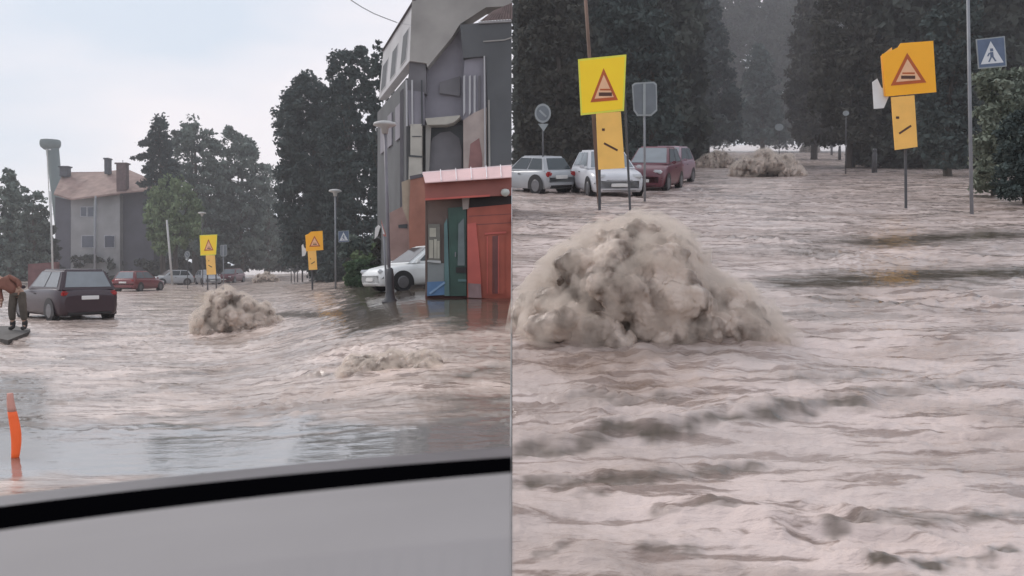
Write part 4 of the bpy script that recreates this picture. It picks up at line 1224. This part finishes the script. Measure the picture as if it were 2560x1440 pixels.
# ------------------------------------------------------------------ grey corner building
def building(d=34.0):
    Mg = mat('grey_plaster', (0.34, 0.325, 0.305), 0.85, 0.24, 0.55, bump=0.15)
    Ml = mat('light_grey_plaster', (0.48, 0.48, 0.49), 0.85, 0.10, 0.8, bump=0.15)
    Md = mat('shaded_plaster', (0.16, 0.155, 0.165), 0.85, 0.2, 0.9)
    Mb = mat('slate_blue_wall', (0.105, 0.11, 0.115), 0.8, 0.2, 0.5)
    Mbe = mat('beige_column', (0.44, 0.42, 0.37), 0.85, 0.12, 1.5, bump=0.2)
    Mpk = mat('pinkish_render', (0.42, 0.35, 0.32), 0.85, 0.22, 1.2, bump=0.2)
    Mdk = mat('dark_opening', (0.055, 0.06, 0.065), 0.6, 0.2, 1.0)
    Mpu = mat('lilac_grey', (0.24, 0.23, 0.26), 0.8, 0.15, 1.0)
    c = P(1150, 667, d); c.z = 0.9
    root = thing('corner_building', c, 'grey multi-storey corner building with overhanging top floor behind the red kiosk', 'building')
    # back wall closing the volume
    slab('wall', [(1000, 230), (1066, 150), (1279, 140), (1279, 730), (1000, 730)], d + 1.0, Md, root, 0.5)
    # overhanging top floor, gable facing us
    up = slab('upper_wall', [(1040, -260), (1279, -260), (1279, 15), (1215, 18), (1150, 60), (1128, 95), (1068, 168), (1066, 158), (1024, 152)], d, Mg, root, 0.98)
    # street side of the top floor: recedes along the street
    fdir = (-0.30, 1.0)
    def rec(px, py, t):   # point on the side plane: start at the corner pixel and go t metres deeper
        p = P(px, py, d); t = t * d / 28.0; return Vector((p.x + fdir[0] * t, p.y + fdir[1] * t, p.z))
    A0, A1 = rec(1037, 6 - 330, 0), rec(1024, 152, 0)
    T = 6.6
    A2 = rec(1012, 152, T); A2.z = P(970, 220, d * 1.225).z
    A3 = A0
    top_near = rec(1038, 2, 0); top_far = rec(1038, 2, T)
    bot_near = A1; bot_far = rec(1024, 152, T)
    sw = MB().prism([top_near, bot_near, bot_far, top_far], (0.35, 0.1, 0)).build('side_wall', Ml, root)
    def sp(u, v):          # u along, v down
        return (top_near.lerp(top_far, u)).lerp(bot_near.lerp(bot_far, u), v)
    nrm = (top_far - top_near).cross(bot_near - top_near).normalized()
    if nrm.x > 0: nrm = -nrm
    for (u0, u1) in ((0.10, 0.27), (0.42, 0.60), (0.74, 0.94)):
        w_ = MB().prism([sp(u0, .34), sp(u1, .34), sp(u1, .90), sp(u0, .90)], nrm * 0.02).build('window', Ml, root)
        q = 0.012
        MB().prism([sp(u0 + q, .36) + nrm * .02, sp(u1 - q, .36) + nrm * .02, sp(u1 - q, .88) + nrm * .02, sp(u0 + q, .88) + nrm * .02], nrm * 0.006).build('pane', Mdk, w_)
    MB().prism([top_near, top_far, top_far + Vector((.12, 0, .12)), top_near + Vector((.12, 0, .12))], nrm * 0.10).build('roof_edge', mat('roof_edge', (.10, .09, .1), .8), root)
    # roof slope above, seen just past the edge
    # soffit shadow band and recessed storeys below
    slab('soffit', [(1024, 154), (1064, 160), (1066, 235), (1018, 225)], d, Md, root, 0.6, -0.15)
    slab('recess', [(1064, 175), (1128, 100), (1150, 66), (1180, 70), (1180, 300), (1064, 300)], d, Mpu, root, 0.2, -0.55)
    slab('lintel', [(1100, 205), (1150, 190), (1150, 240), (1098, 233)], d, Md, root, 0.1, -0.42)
    slab('balcony_slab', [(1063, 296), (1150, 288), (1148, 294), (1134, 306), (1115, 311), (1068, 312)], d, Mbe, root, 0.7, 0.20)
    slab('opening', [(1063, 312), (1158, 312), (1158, 440), (1063, 440)], d, Mdk, root, 0.1, -0.50)
    slab('curtain', [(1070, 372), (1082, 345), (1100, 332), (1125, 328), (1148, 345), (1154, 375), (1154, 430), (1068, 430)], d, Md, root, 0.05, -0.42)
    slab('side_strip', [(1064, 312), (1078, 312), (1072, 440), (1064, 440)], d, Mg, root, 0.1, -0.2)
    # left column group
    slab('column', [(1018, 225), (1060, 230), (1062, 312), (1022, 314)], d, Mpu, root, 0.5, -0.05)
    for x in (1014, 1028, 1052):
        slab('mullion', [(x, 200), (x + 4, 200), (x + 5, 315), (x + 1, 315)], d, Ml if x != 1052 else Mdk, root, 0.05, 0.02)
    slab('pier', [(1026, 310), (1055, 310), (1054, 392), (1056, 700), (1018, 700), (1022, 392), (1026, 388)], d, Mbe, root, 0.5, 0.02)
    slab('band', [(1023, 387), (1056, 390), (1056, 394), (1023, 392)], d, Mdk, root, 0.02, 0.045)
    slab('band', [(1030, 340), (1054, 340), (1054, 342), (1030, 342)], d, Mdk, root, 0.02, 0.045)
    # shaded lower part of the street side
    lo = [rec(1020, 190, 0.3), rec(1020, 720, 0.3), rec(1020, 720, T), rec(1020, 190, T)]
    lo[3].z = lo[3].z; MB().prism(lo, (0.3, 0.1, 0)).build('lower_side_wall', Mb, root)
    for t0_ in (1.2, 2.9, 4.6):
        q0 = [rec(1019, 240, t0_), rec(1019, 330, t0_), rec(1019, 330, t0_ + .9), rec(1019, 240, t0_ + .9)]
        MB().prism(q0, (-0.05, 0, 0)).build('side_pane', Mpu, root)
    # right part: pinkish pier with downpipe, dark slate facade with eaves and tiles
    slab('pier', [(1158, 300), (1185, 282), (1216, 268), (1216, 700), (1160, 700)], d, Mpk, root, 0.5, 0.02)
    slab('shutter', [(1156, 220), (1162, 150), (1214, 140), (1216, 268), (1185, 282), (1158, 300)], d, Mpu, root, 0.3, -0.1)
    for x in (1158, 1172, 1184, 1196):
        slab('mullion', [(x, 190), (x + 5, 188), (x + 5, 280), (x, 290)], d, Ml if x < 1190 else Md, root, 0.04, -0.04)
    slab('stain', [(1176, 360), (1198, 345), (1206, 395), (1206, 440), (1170, 440)], d, mat('red_render', (.27, .14, .13), .85, .2, 2), root, 0.01, 0.04)
    slab('dark_wall', [(1150, 62), (1206, 56), (1279, 52), (1279, 700), (1222, 700), (1219, 250), (1214, 140), (1158, 145)], d, Mb, root, 0.4, 0.06)
    slab('gutter', [(1196, 54), (1279, 49), (1279, 54), (1196, 58)], d, Ml, root, 0.15, 0.16)
    slab('gutter', [(1208, 102), (1262, 98), (1279, 92), (1279, 95), (1262, 101), (1208, 105)], d, Mg, root, 0.04, 0.10)
    MB().cyl(P(1211, 140, d - .15), P(1213, 440, d - .15), 0.03, 0.03, 10).build('downpipe', Ml, root)
    MB().cyl(P(1222, 250, d - .1), P(1224, 440, d - .1), 0.04, 0.04, 10).build('downpipe', Mg, root)
    # small tiled roof: a run of tile ribs
    tl = MB()
    tl.prism([P(1200, 53, d - .2), P(1279, 48, d - .2), P(1279, 8, d + .0), P(1232, 30, d - 0.05)], (0, 0.02, 0.02))
    for i in range(11):
        t = i / 10
        x0 = 1204 + 75 * t; x1 = 1236 + 43 * t; y1 = 27 - 19 * t
        tl.cyl(P(x0, 52 - 4 * t, d - .22), P(x1, y1, d - .06), 0.03, 0.03, 8)
    tl.build('tiles', mat('brown_tiles', (0.20, 0.15, 0.14), .8, .25, 3), root)
    return root


building()


# brick wall and lean-to left of the kiosk
wd = 31.5
bw = thing('brick_wall', P(1020, 720, wd + .2), 'rough orange brick wall stub between the white car and the red kiosk', 'wall')
Mbr = mat('orange_brick', (0.31, 0.135, 0.095), 0.85, 0.2, 1.6, bump=0.4)
Mbr2 = mat('pinkish_brick', (0.34, 0.23, 0.205), 0.85, 0.2, 1.6, bump=0.4)
dkw = 32.5
slab('wall_face', [(1026, 448), (1064, 440), (1066, 640), (1024, 640), (1022, 545)], wd, Mbr, bw, 0.4)
slab('wall_end', [(1004, 455), (1026, 447), (1022, 545), (1022, 560), (1006, 520)], wd, Mbe2 if False else mat('ochre_render', (0.36, 0.29, 0.22), .85, .15, 2), bw, 0.4, -0.1)
slab('low_wall', [(974, 532), (1008, 515), (1024, 545), (1066, 560), (1066, 700), (1000, 700), (974, 640)], dkw, Mbr2, bw, 0.3)
slab('notch', [(996, 562), (1018, 560), (1018, 571), (996, 570)], dkw, mat('dark_opening', (.05, .05, .05)), bw, 0.02, 0.03)
slab('coping', [(1024, 440), (1060, 433), (1060, 441), (1026, 449)], wd, mat('roof_edge', (.1, .09, .1)), bw, 0.5, 0.04)

tri_d = dL + 2.5
ts = pole_thing('triangular_sign', 958, 560, 968, 722, tri_d, 0.03, M_pole, 'triangular road sign seen at an angle behind the tall lamp', 'sign')
slab('sign_plate', [(952, 548), (958, 590), (967, 592)], tri_d, mat('faded_red', (.42, .19, .17), .6), ts, 0.01, 0.04)
slab('sign_face', inset([(952, 552), (957, 588), (964, 590)], .7), tri_d, M_plate, ts, 0.003, 0.045)
slab('second_plate', [(938, 570), (946, 562), (951, 566), (944, 590), (936, 598)], tri_d, M_plate, ts, 0.01, 0.04)
cone = tree('conical_shrub', [(951, 565), (958, 580), (966, 640), (960, 660), (928, 660), (938, 600)], dH + 1.5, 950, 712, L_brown, 'dark conical shrub rising behind the clipped hedge', cat='shrub', thick=.5, nclump=60, per=60, rpx=6, leaf=0.07, seed=35, tr=0.04)


# ------------------------------------------------------------------ red kiosk
def kiosk():
    p, d = hit(1170, 746, 'A')
    root = thing('kiosk', p, 'red street kiosk with a pale roof edge and green door', 'kiosk')
    Mr = mat('kiosk_red', (0.40, 0.095, 0.06), 0.45, 0.15, 2.2, bump=0.05)
    Mrb = mat('kiosk_bright_red', (0.52, 0.11, 0.085), 0.4, 0.15, 2.2)
    Mrd = mat('kiosk_dark_red', (0.17, 0.06, 0.055), 0.5, 0.2, 2.2)
    Mbr = mat('kiosk_brown', (0.14, 0.10, 0.085), 0.6, 0.2, 2.0)
    Mfa = mat('fascia_red', (0.30, 0.10, 0.08), 0.5, 0.15, 1.5)
    Mpk = mat('roof_sheet', (0.74, 0.50, 0.48), 0.35, 0.12, 1.2)
    Mgn = mat('door_green', (0.035, 0.085, 0.065), 0.35, 0.25, 2.0)
    Mte = mat('teal_frame', (0.10, 0.18, 0.18), 0.4, 0.2, 2)
    Mbl = mat('blue_panel', (0.10, 0.20, 0.36), 0.5, 0.2, 2)
    Mgr = mat('grey_green_panel', (0.23, 0.25, 0.25), 0.5, 0.15, 2)
    Mpa = mat('notice_paper', (0.42, 0.40, 0.33), 0.7, 0.15, 5)
    Mdk = mat('dark_recess', (0.03, 0.025, 0.025), 0.6, 0.2, 2)
    X1 = 1279
    # body volume behind the front
    slab('side_wall', rect(1063, 492, X1, 748), d, Mrd, root, 2.2, -0.16)
    slab('wall', [(1063, 498), (1066, 498), (1069, 744), (1063, 736)], d, Mbr, root, 0.1, -0.02)
    slab('brown_wall', [(1064, 498), (1174, 492), (1174, 520), (1118, 560), (1110, 740), (1066, 740)], d, Mbr, root, 0.10, -0.04)
    nt_ = slab('window', [(1070, 560), (1100, 560), (1101, 652), (1071, 650)], d, mat('kiosk_window', (0.16, 0.15, 0.125), .2), root, 0.03, 0.0)
    for i, (x0, y0, x1, y1) in enumerate(((1073, 600, 1083, 645), (1085, 598, 1092, 646), (1093, 602, 1099, 646), (1074, 570, 1090, 592))):
        slab('notice', rect(x0, y0, x1, y1), d, Mpa, nt_, 0.003, 0.006)
    slab('sill', [(1068, 650), (1102, 652), (1102, 658), (1068, 655)], d, mat('sill_grey', (.45, .46, .45), .6), root, 0.10, 0.06)
    slab('grey_panel', [(1069, 656), (1110, 658), (1110, 705), (1069, 705)], d, Mgr, root, 0.03, 0.01)
    slab('blue_panel', [(1068, 705), (1112, 703), (1112, 737), (1068, 740)], d, Mbl, root, 0.03, 0.02)
    slab('blue_brace', bar(1074, 734, 1112, 706, 5), d, mat('light_blue_panel', (.22, .34, .50)), root, 0.02, 0.045)
    slab('teal_post', [(1110, 560), (1118, 545), (1124, 740), (1111, 740)], d, Mte, root, 0.05, 0.03)
    dr = slab('door', [(1120, 520), (1166, 516), (1166, 740), (1124, 740)], d, Mgn, root, 0.04, -0.02)
    slab('pane', [(1146, 560), (1160, 545), (1162, 664), (1144, 664)], d, mat('door_glass', (.13, .16, .16), .12), dr, 0.01, 0.025)
    slab('handle', rect(1137, 630, 1140, 642), d, M_rim, dr, 0.02, 0.05)
    slab('door_step', rect(1140, 668, 1166, 682), d, Mdk, dr, 0.01, 0.03)
    slab('door_step', rect(1145, 698, 1166, 704), d, Mte, dr, 0.01, 0.03)
    slab('bracket', [(1155, 496), (1173, 494), (1171, 522), (1157, 524)], d, mat('pale_bracket', (.40, .35, .32), .6), root, 0.05, 0.05)
    slab('recess', [(1173, 490), (X1, 482), (X1, 512), (1173, 520)], d, Mdk, root, 0.02, -0.05)
    slab('red_wall', [(1168, 520), (X1, 510), (X1, 748), (1168, 744)], d, Mr, root, 0.12, 0.02)
    slab('corner_post', [(1168, 560), (1190, 556), (1203, 700), (1204, 746), (1170, 744)], d, Mrb, root, 0.10, 0.08)
    slab('foot_panel', [(1170, 708), (1202, 710), (1204, 745), (1171, 744)], d, mat('scuffed_grey_red', (.30, .20, .20), .6, .25, 4), root, 0.04, 0.10)
    sh = slab('shutter', [(1214, 588), (1262, 584), (1262, 734), (1216, 738)], d, Mr, root, 0.03, 0.04)
    for k_ in range(3):
        slab('shutter_rib', rect(1217 + k_ * 14, 590, 1220 + k_ * 14, 734), d, Mrb if k_ != 1 else Mrd, sh, 0.012, 0.055)
    slab('shutter_gap', [(1232, 590), (1246, 588), (1246, 734), (1236, 734)], d, Mrd, sh, 0.01, 0.05)
    slab('shutter_rail', [(1212, 582), (1266, 578), (1266, 583), (1212, 587)], d, Mrb, sh, 0.03, 0.06)
    for y in (540, 562):
        slab('seam', [(1172, y), (X1, y - 6), (X1, y - 4.6), (1172, y + 1.4)], d, Mrd, root, 0.006, 0.026)
    # roof: fascia, pale sheet edge, top
    slab('fascia', [(1060, 452), (X1, 432), (X1, 488), (1225, 490), (1064, 501)], d, Mfa, root, 0.14, 0.34)
    slab('fascia_lip', [(1063, 496), (1225, 486), (1225, 491), (1063, 501)], d, Mrb, root, 0.02, 0.37)
    a = [P(1056, 432, d + .1), P(X1, 414, d + .1), P(X1, 444, d - .55), P(1063, 458, d - .55)]
    MB().prism(a, (0, 0, 0.02)).build('roof_sheet', Mpk, root)
    for x in (1100, 1138, 1176, 1214, 1250):
        t = (x - 1056) / 223
        MB().prism([P(x, 431 - 17 * t, d + .1), P(x + 2, 431 - 17 * t, d + .1), P(x + 4, 457 - 14 * t, d - .57), P(x + 2, 457 - 14 * t, d - .57)], (0, 0, 0.045)).build('roof_seam', mat('roof_white', (.85, .80, .80), .4), root)
    MB().prism([P(1056, 431, d + .1), P(X1, 413, d + .1), P(X1, 420, d + .1), P(1056, 437, d + .1)], (0, -0.05, 0)).build('roof_ridge', mat('roof_white', (.85, .8, .8)), root)
    MB().prism([P(1056, 434, d + .12), P(X1, 416, d + .12), P(X1, 416, d + .12) + Vector((0, 2.3, 0)), P(1056, 434, d + .12) + Vector((0, 2.3, 0))], (0, 0, 0.03)).build('roof_top', Mfa, root)
    lp = P(1263, 480, d - 0.42)
    MB().lathe((lp.x, lp.y, lp.z - .05), [(.03, -.05), (.09, 0), (.1, .05), (.08, .1), (.03, .12)], 20).build('lamp', mat('lamp_grey', (.55, .58, .54), .3), root, smooth=True)


kiosk()
# overhead wire
wp = [P(880, 2, 20), P(905, 18, 20.3), P(935, 34, 20.6), P(965, 46, 21), P(992, 56, 21.4)]
wp = [P(700, -140, 18), P(800, -60, 19)] + wp
m_ = MB()
for a, b in zip(wp, wp[1:]): m_.cyl(a, b, 0.011, 0.011, 6)
# carry on to the building wall
m_.cyl(wp[-1], P(1040, 66, 33.9), 0.004, 0.004, 6)
ow = m_.build('overhead_wire', M_pole); tag(ow, 'grey overhead wire crossing the sky towards the grey corner building', 'wire')


# ------------------------------------------------------------------ person on the kerb
def skin(name, J, E, Rr, m, parent, root_i=0, sub=2):
    me = bpy.data.meshes.new(name); me.from_pydata(J, E, []); me.materials.append(m)
    o = link(bpy.data.objects.new(name, me), parent)
    md = o.modifiers.new('skin', 'SKIN'); md.use_smooth_shade = True
    if not me.skin_vertices: return o
    for i, r in enumerate(Rr):
        sv = me.skin_vertices[0].data[i]
        sv.radius = (r, r) if not isinstance(r, tuple) else r
        sv.use_root = (i == root_i)
    s_ = o.modifiers.new('sub', 'SUBSURF'); s_.levels = sub; s_.render_levels = sub
    return o


def person():
    p, d = hit(48, 833, 'A')
    isl = MB()
    pts = [P(-60, 842, hit(0, 842, 'A')[1]), P(20, 860, hit(20, 860, 'A')[1]), P(72, 838, hit(72, 838, 'A')[1]), P(76, 830, hit(76, 830, 'A')[1]), P(40, 822, hit(40, 822, 'A')[1]), P(-60, 822, hit(0, 822, 'A')[1])]
    isl.prism([(q.x, q.y, -0.2) for q in pts], (0, 0, 0.28))
    io = isl.build('kerb_island', mat('wet_kerb', (0.045, 0.04, 0.036), 0.7, 0.25, 3, bump=.2)); tag(io, 'wet dark kerb island under the boots of the standing person', 'kerb')
    Mt = mat('olive_trousers', (0.10, 0.085, 0.07), .9, .2, 8, bump=.3)
    Mj = mat('orange_jacket', (0.20, 0.085, 0.06), .8, .15, 6, bump=.3)
    Mk = mat('skin_tone', (0.42, 0.26, 0.19), .6, .05, 6)
    Mbt = mat('dark_boots', (0.03, 0.028, 0.028), .6, .2, 6)
    Mh = mat('dark_hair', (0.03, 0.024, 0.02), .8, .2, 10)
    root = thing('person', (p.x - .02, p.y, 0.08), 'person in orange jacket and olive trousers standing on the kerb', 'person')
    def lean(q, piv=0.95, ang=math.radians(38)):
        if q[2] <= piv: return q if q[2] < .89 or abs(q[0]) < .12 and q[2] > .96 or q[1] > -.05 else (piv * 0 + q[0] - .0, q[1], q[2])
        h = q[2] - piv
        return (q[0] * math.cos(ang) - h * math.sin(ang), q[1], piv + h * math.cos(ang) + q[0] * math.sin(ang))
    # body: pelvis root, spine, head, arms ; facing +x / camera-ish, leaning left
    J = [(0, 0, .93), (-.04, .01, 1.12), (-.10, .02, 1.32), (-.14, .02, 1.43), (-.16, 0, 1.52), (-.18, -.02, 1.63),
         (.10, 0, .90), (.13, -.02, .50), (.15, .02, .10), (.17, -.10, .05), (-.10, 0, .90), (-.14, -.03, .50), (-.15, .02, .10), (-.15, -.10, .05),
         (.05, .02, 1.37), (.16, .0, 1.12), (.14, -.12, .96), (-.31, .02, 1.36), (-.40, -.04, 1.10), (-.36, -.20, .96)]
    E = [(0, 1), (1, 2), (2, 3), (3, 4), (4, 5), (0, 6), (6, 7), (7, 8), (8, 9), (0, 10), (10, 11), (11, 12), (12, 13), (2, 14), (14, 15), (15, 16), (2, 17), (17, 18), (18, 19)]
    Rr = [(.15, .11), (.14, .10), (.16, .11), (.07, .07), (.055, .055), (.09, .10), .095, .065, .045, .045, .095, .065, .045, .045, .06, .045, .032, .06, .045, .032]
    J = [lean(q) for q in J]
    skin('body', J, E, Rr, Mk, root)
    skin('trousers', [(0, 0, .97), (.10, 0, .88), (.135, -.02, .50), (.15, .015, .22), (-.10, 0, .88), (-.14, -.03, .50), (-.15, .015, .22)],
         [(0, 1), (1, 2), (2, 3), (0, 4), (4, 5), (5, 6)], [(.14, .11), .11, .095, .08, .11, .095, .08], Mt, root)
    for sx, x in ((1, .15), (-1, -.15)):
        skin('boot', [(x, .03, .26), (x, .02, .07), (x + .01, -.14, .045)], [(0, 1), (1, 2)], [.075, .065, .05], Mbt, root)
    skin('jacket', [lean(q) for q in [(0, 0, .90), (-.04, .01, 1.12), (-.10, .02, 1.34), (-.14, .02, 1.43), (.06, .02, 1.36), (.17, 0, 1.12), (.15, -.11, .97), (-.32, .02, 1.35), (-.41, -.04, 1.10), (-.37, -.18, .96)]],
         [(0, 1), (1, 2), (2, 3), (2, 4), (4, 5), (5, 6), (2, 7), (7, 8), (8, 9)], [(.19, .15), (.18, .14), (.20, .14), .09, .085, .07, .055, .085, .07, .055], Mj, root)
    hc = Vector(lean((-.18, -.02, 1.63))); ho = hc - Vector((-.18, -.02, 1.63))
    V, Q = blobs([tuple(Vector((-.185, .02, 1.66)) + ho)], [.105], ICO); npmesh('hair', V * np.array([1, 1, 1]), Q, Mh, root, smooth=True, off=np.zeros(3))
    # hands with fingers
    for (hx, hy, hz) in (tuple(Vector(lean((.14, -.13, .96))) + Vector((0, 0, -.06))), tuple(Vector(lean((-.36, -.21, .96))) + Vector((0, 0, -.06)))):
        b = MB(); b.box((hx, hy, hz), (.035, .075, .09), bevel=.012)
        for i in range(4): b.cyl((hx, hy - .028 + .019 * i, hz - .04), (hx - .015, hy - .03 + .019 * i, hz - .115 + .008 * abs(i - 1.5)), .009, .007, 8)
        b.cyl((hx, hy - .035, hz + .01), (hx - .02, hy - .07, hz - .05), .010, .008, 8)
        b.build('hand', Mk, root, world=False, smooth=True)
    # face
    b = MB(); b.box(tuple(Vector((-.185, -.118, 1.625)) + ho), (.022, .03, .04), bevel=.008); b.build('nose', Mk, root, world=False)
    for s_ in (-1, 1): MB().box(tuple(Vector((-.185 + s_ * .034, -.105, 1.645)) + ho), (.022, .012, .009)).build('eye', Mh, root, world=False)
    MB().box(tuple(Vector((-.185, -.105, 1.585)) + ho), (.045, .01, .008)).build('mouth', mat('lips', (.3, .12, .1)), root, world=False)
    for s_ in (-1, 1): MB().box(tuple(Vector((-.185 + s_ * .092, -.01, 1.63)) + ho), (.015, .04, .055), bevel=.006).build('ear', Mk, root, world=False)


person()

# orange post added to stand in for a reflection in the water
p, d = hit(38, 1143, 'A')
mk = thing('reflection_streak', p, 'bright orange streak standing in for a reflection in the water at the lower left', 'reflection streak')
s = d / F
Mo = mat('streak_orange', (0.85, 0.13, 0.03), .6, .1, 4, emit=((1, .15, .03), .12))
Mo2 = mat('streak_pale_orange', (0.62, 0.30, 0.24), .6, .15, 4)
pr = []
for i in range(15):
    t = i / 14; pr.append((38 + 5 * math.sin(t * 5) - 8 * t, 1143 - 160 * t, (8 + 4 * math.sin(t * 3.1 + .3)) * s))


def tube(name, pts, rad, m, parent, seg=14):
    V = []; Fc = []
    for q, r_ in zip(pts, rad):
        for i in range(seg):
            t = 2 * math.pi * i / seg; V.append((q[0] + r_ * math.cos(t), q[1] + r_ * math.sin(t), q[2]))
    for k_ in range(len(pts) - 1):
        for i in range(seg):
            j = (i + 1) % seg; Fc.append((k_ * seg + i, k_ * seg + j, (k_ + 1) * seg + j, (k_ + 1) * seg + i))
    Fc.append(tuple(range(seg))[::-1]); Fc.append(tuple((len(pts) - 1) * seg + i for i in range(seg)))
    return mesh(name, V, Fc, m, parent, smooth=True)


tube('post', [P(a[0], a[1], d) for a in pr[:11]], [a[2] for a in pr[:11]], Mo, mk)
tube('tip', [P(a[0], a[1], d) for a in pr[10:]], [a[2] * .99 for a in pr[10:]], Mo2, mk)

# ------------------------------------------------------------------ car the view is taken from: dashboard, seal, bonnet edge
def dash():
    root = thing('car_dashboard', (-0.35, 0.7, 1.2), 'plain grey dashboard top with a black windscreen edge', 'dashboard')
    Mgd = mat('dashboard_grey', (0.255, 0.24, 0.24), 0.8, 0.16, 1.4, coords='Object')
    Mbk = mat('black_seal', (0.0015, 0.0015, 0.002), 0.9, 0.1, 5, spec=0.0)
    Mcw = mat('bonnet_grey', (0.115, 0.105, 0.11), 0.5, 0.2, 6)
    X = np.linspace(-900, 1280, 40)
    def curve(y0, y1, y2):
        c = np.polyfit([0, 640, 1277], [y0, y1, y2], 2); return lambda x: float(np.polyval(c, max(x, -500)))
    g0 = curve(1326, 1244, 1182); b1 = curve(1266, 1194, 1142); c1 = curve(1240, 1170, 1117)
    def sheet(name, rows, m):
        V = []; Fc = []; nc = len(X)
        for (fn, d) in rows:
            for x in X:
                q = P(min(x, 1279.0), fn(x), d); V.append(q)
        n = len(V)
        nr = len(rows)
        for i in range(nr - 1):
            for j in range(nc - 1): Fc.append((i * nc + j, i * nc + j + 1, (i + 1) * nc + j + 1, (i + 1) * nc + j))
        # close underneath
        for i in range(n): V.append(V[i] + Vector((0, 0, -0.05)))
        for i in range(nr - 1):
            for j in range(nc - 1): Fc.append(tuple(k + n for k in (i * nc + j, (i + 1) * nc + j, (i + 1) * nc + j + 1, i * nc + j + 1)))
        for i in range(nr - 1):
            for j in (0, nc - 1): Fc.append((i * nc + j, (i + 1) * nc + j, (i + 1) * nc + j + n, i * nc + j + n))
        for i in (0, nr - 1):
            for j in range(nc - 1): Fc.append((i * nc + j, i * nc + j + 1, i * nc + j + 1 + n, i * nc + j + n))
        o = mesh(name, V, Fc, m, root, smooth=False)
        return o
    sheet('dash_top', [(lambda x: 1620, 0.48), (lambda x: g0(x) + 160, 0.58), (lambda x: g0(x) + 60, 0.68), (lambda x: g0(x) + 12, 0.76), (g0, 0.82), (lambda x: g0(x) + 8, 0.86)], Mgd)
    sheet('windscreen_seal', [(lambda x: g0(x) + 30, 0.90), (b1, 1.02), (lambda x: b1(x) + 6, 1.04)], Mbk)
    sheet('bonnet_edge', [(lambda x: b1(x) + 14, 1.3), (c1, 1.6), (lambda x: c1(x) + 4, 1.65)], Mcw)


dash()

# ------------------------------------------------------------------ damp haze hanging over the street
def haze():
    m = bpy.data.materials.new('haze'); m.use_nodes = True
    nt = m.node_tree; nt.nodes.clear()
    o_ = nt.nodes.new('ShaderNodeOutputMaterial'); v = nt.nodes.new('ShaderNodeVolumeScatter')
    v.inputs['Color'].default_value = (0.93, 0.95, 1.0, 1); v.inputs['Density'].default_value = HAZE; v.inputs['Anisotropy'].default_value = 0.2
    nt.links.new(v.outputs[0], o_.inputs['Volume'])
    o = MB().box((0, 200, 39), (700, 370, 80)).build('haze', m)
    tag(o, kind='structure')


HAZE = 0.0013
sc.cycles.volume_bounces = 2
haze()
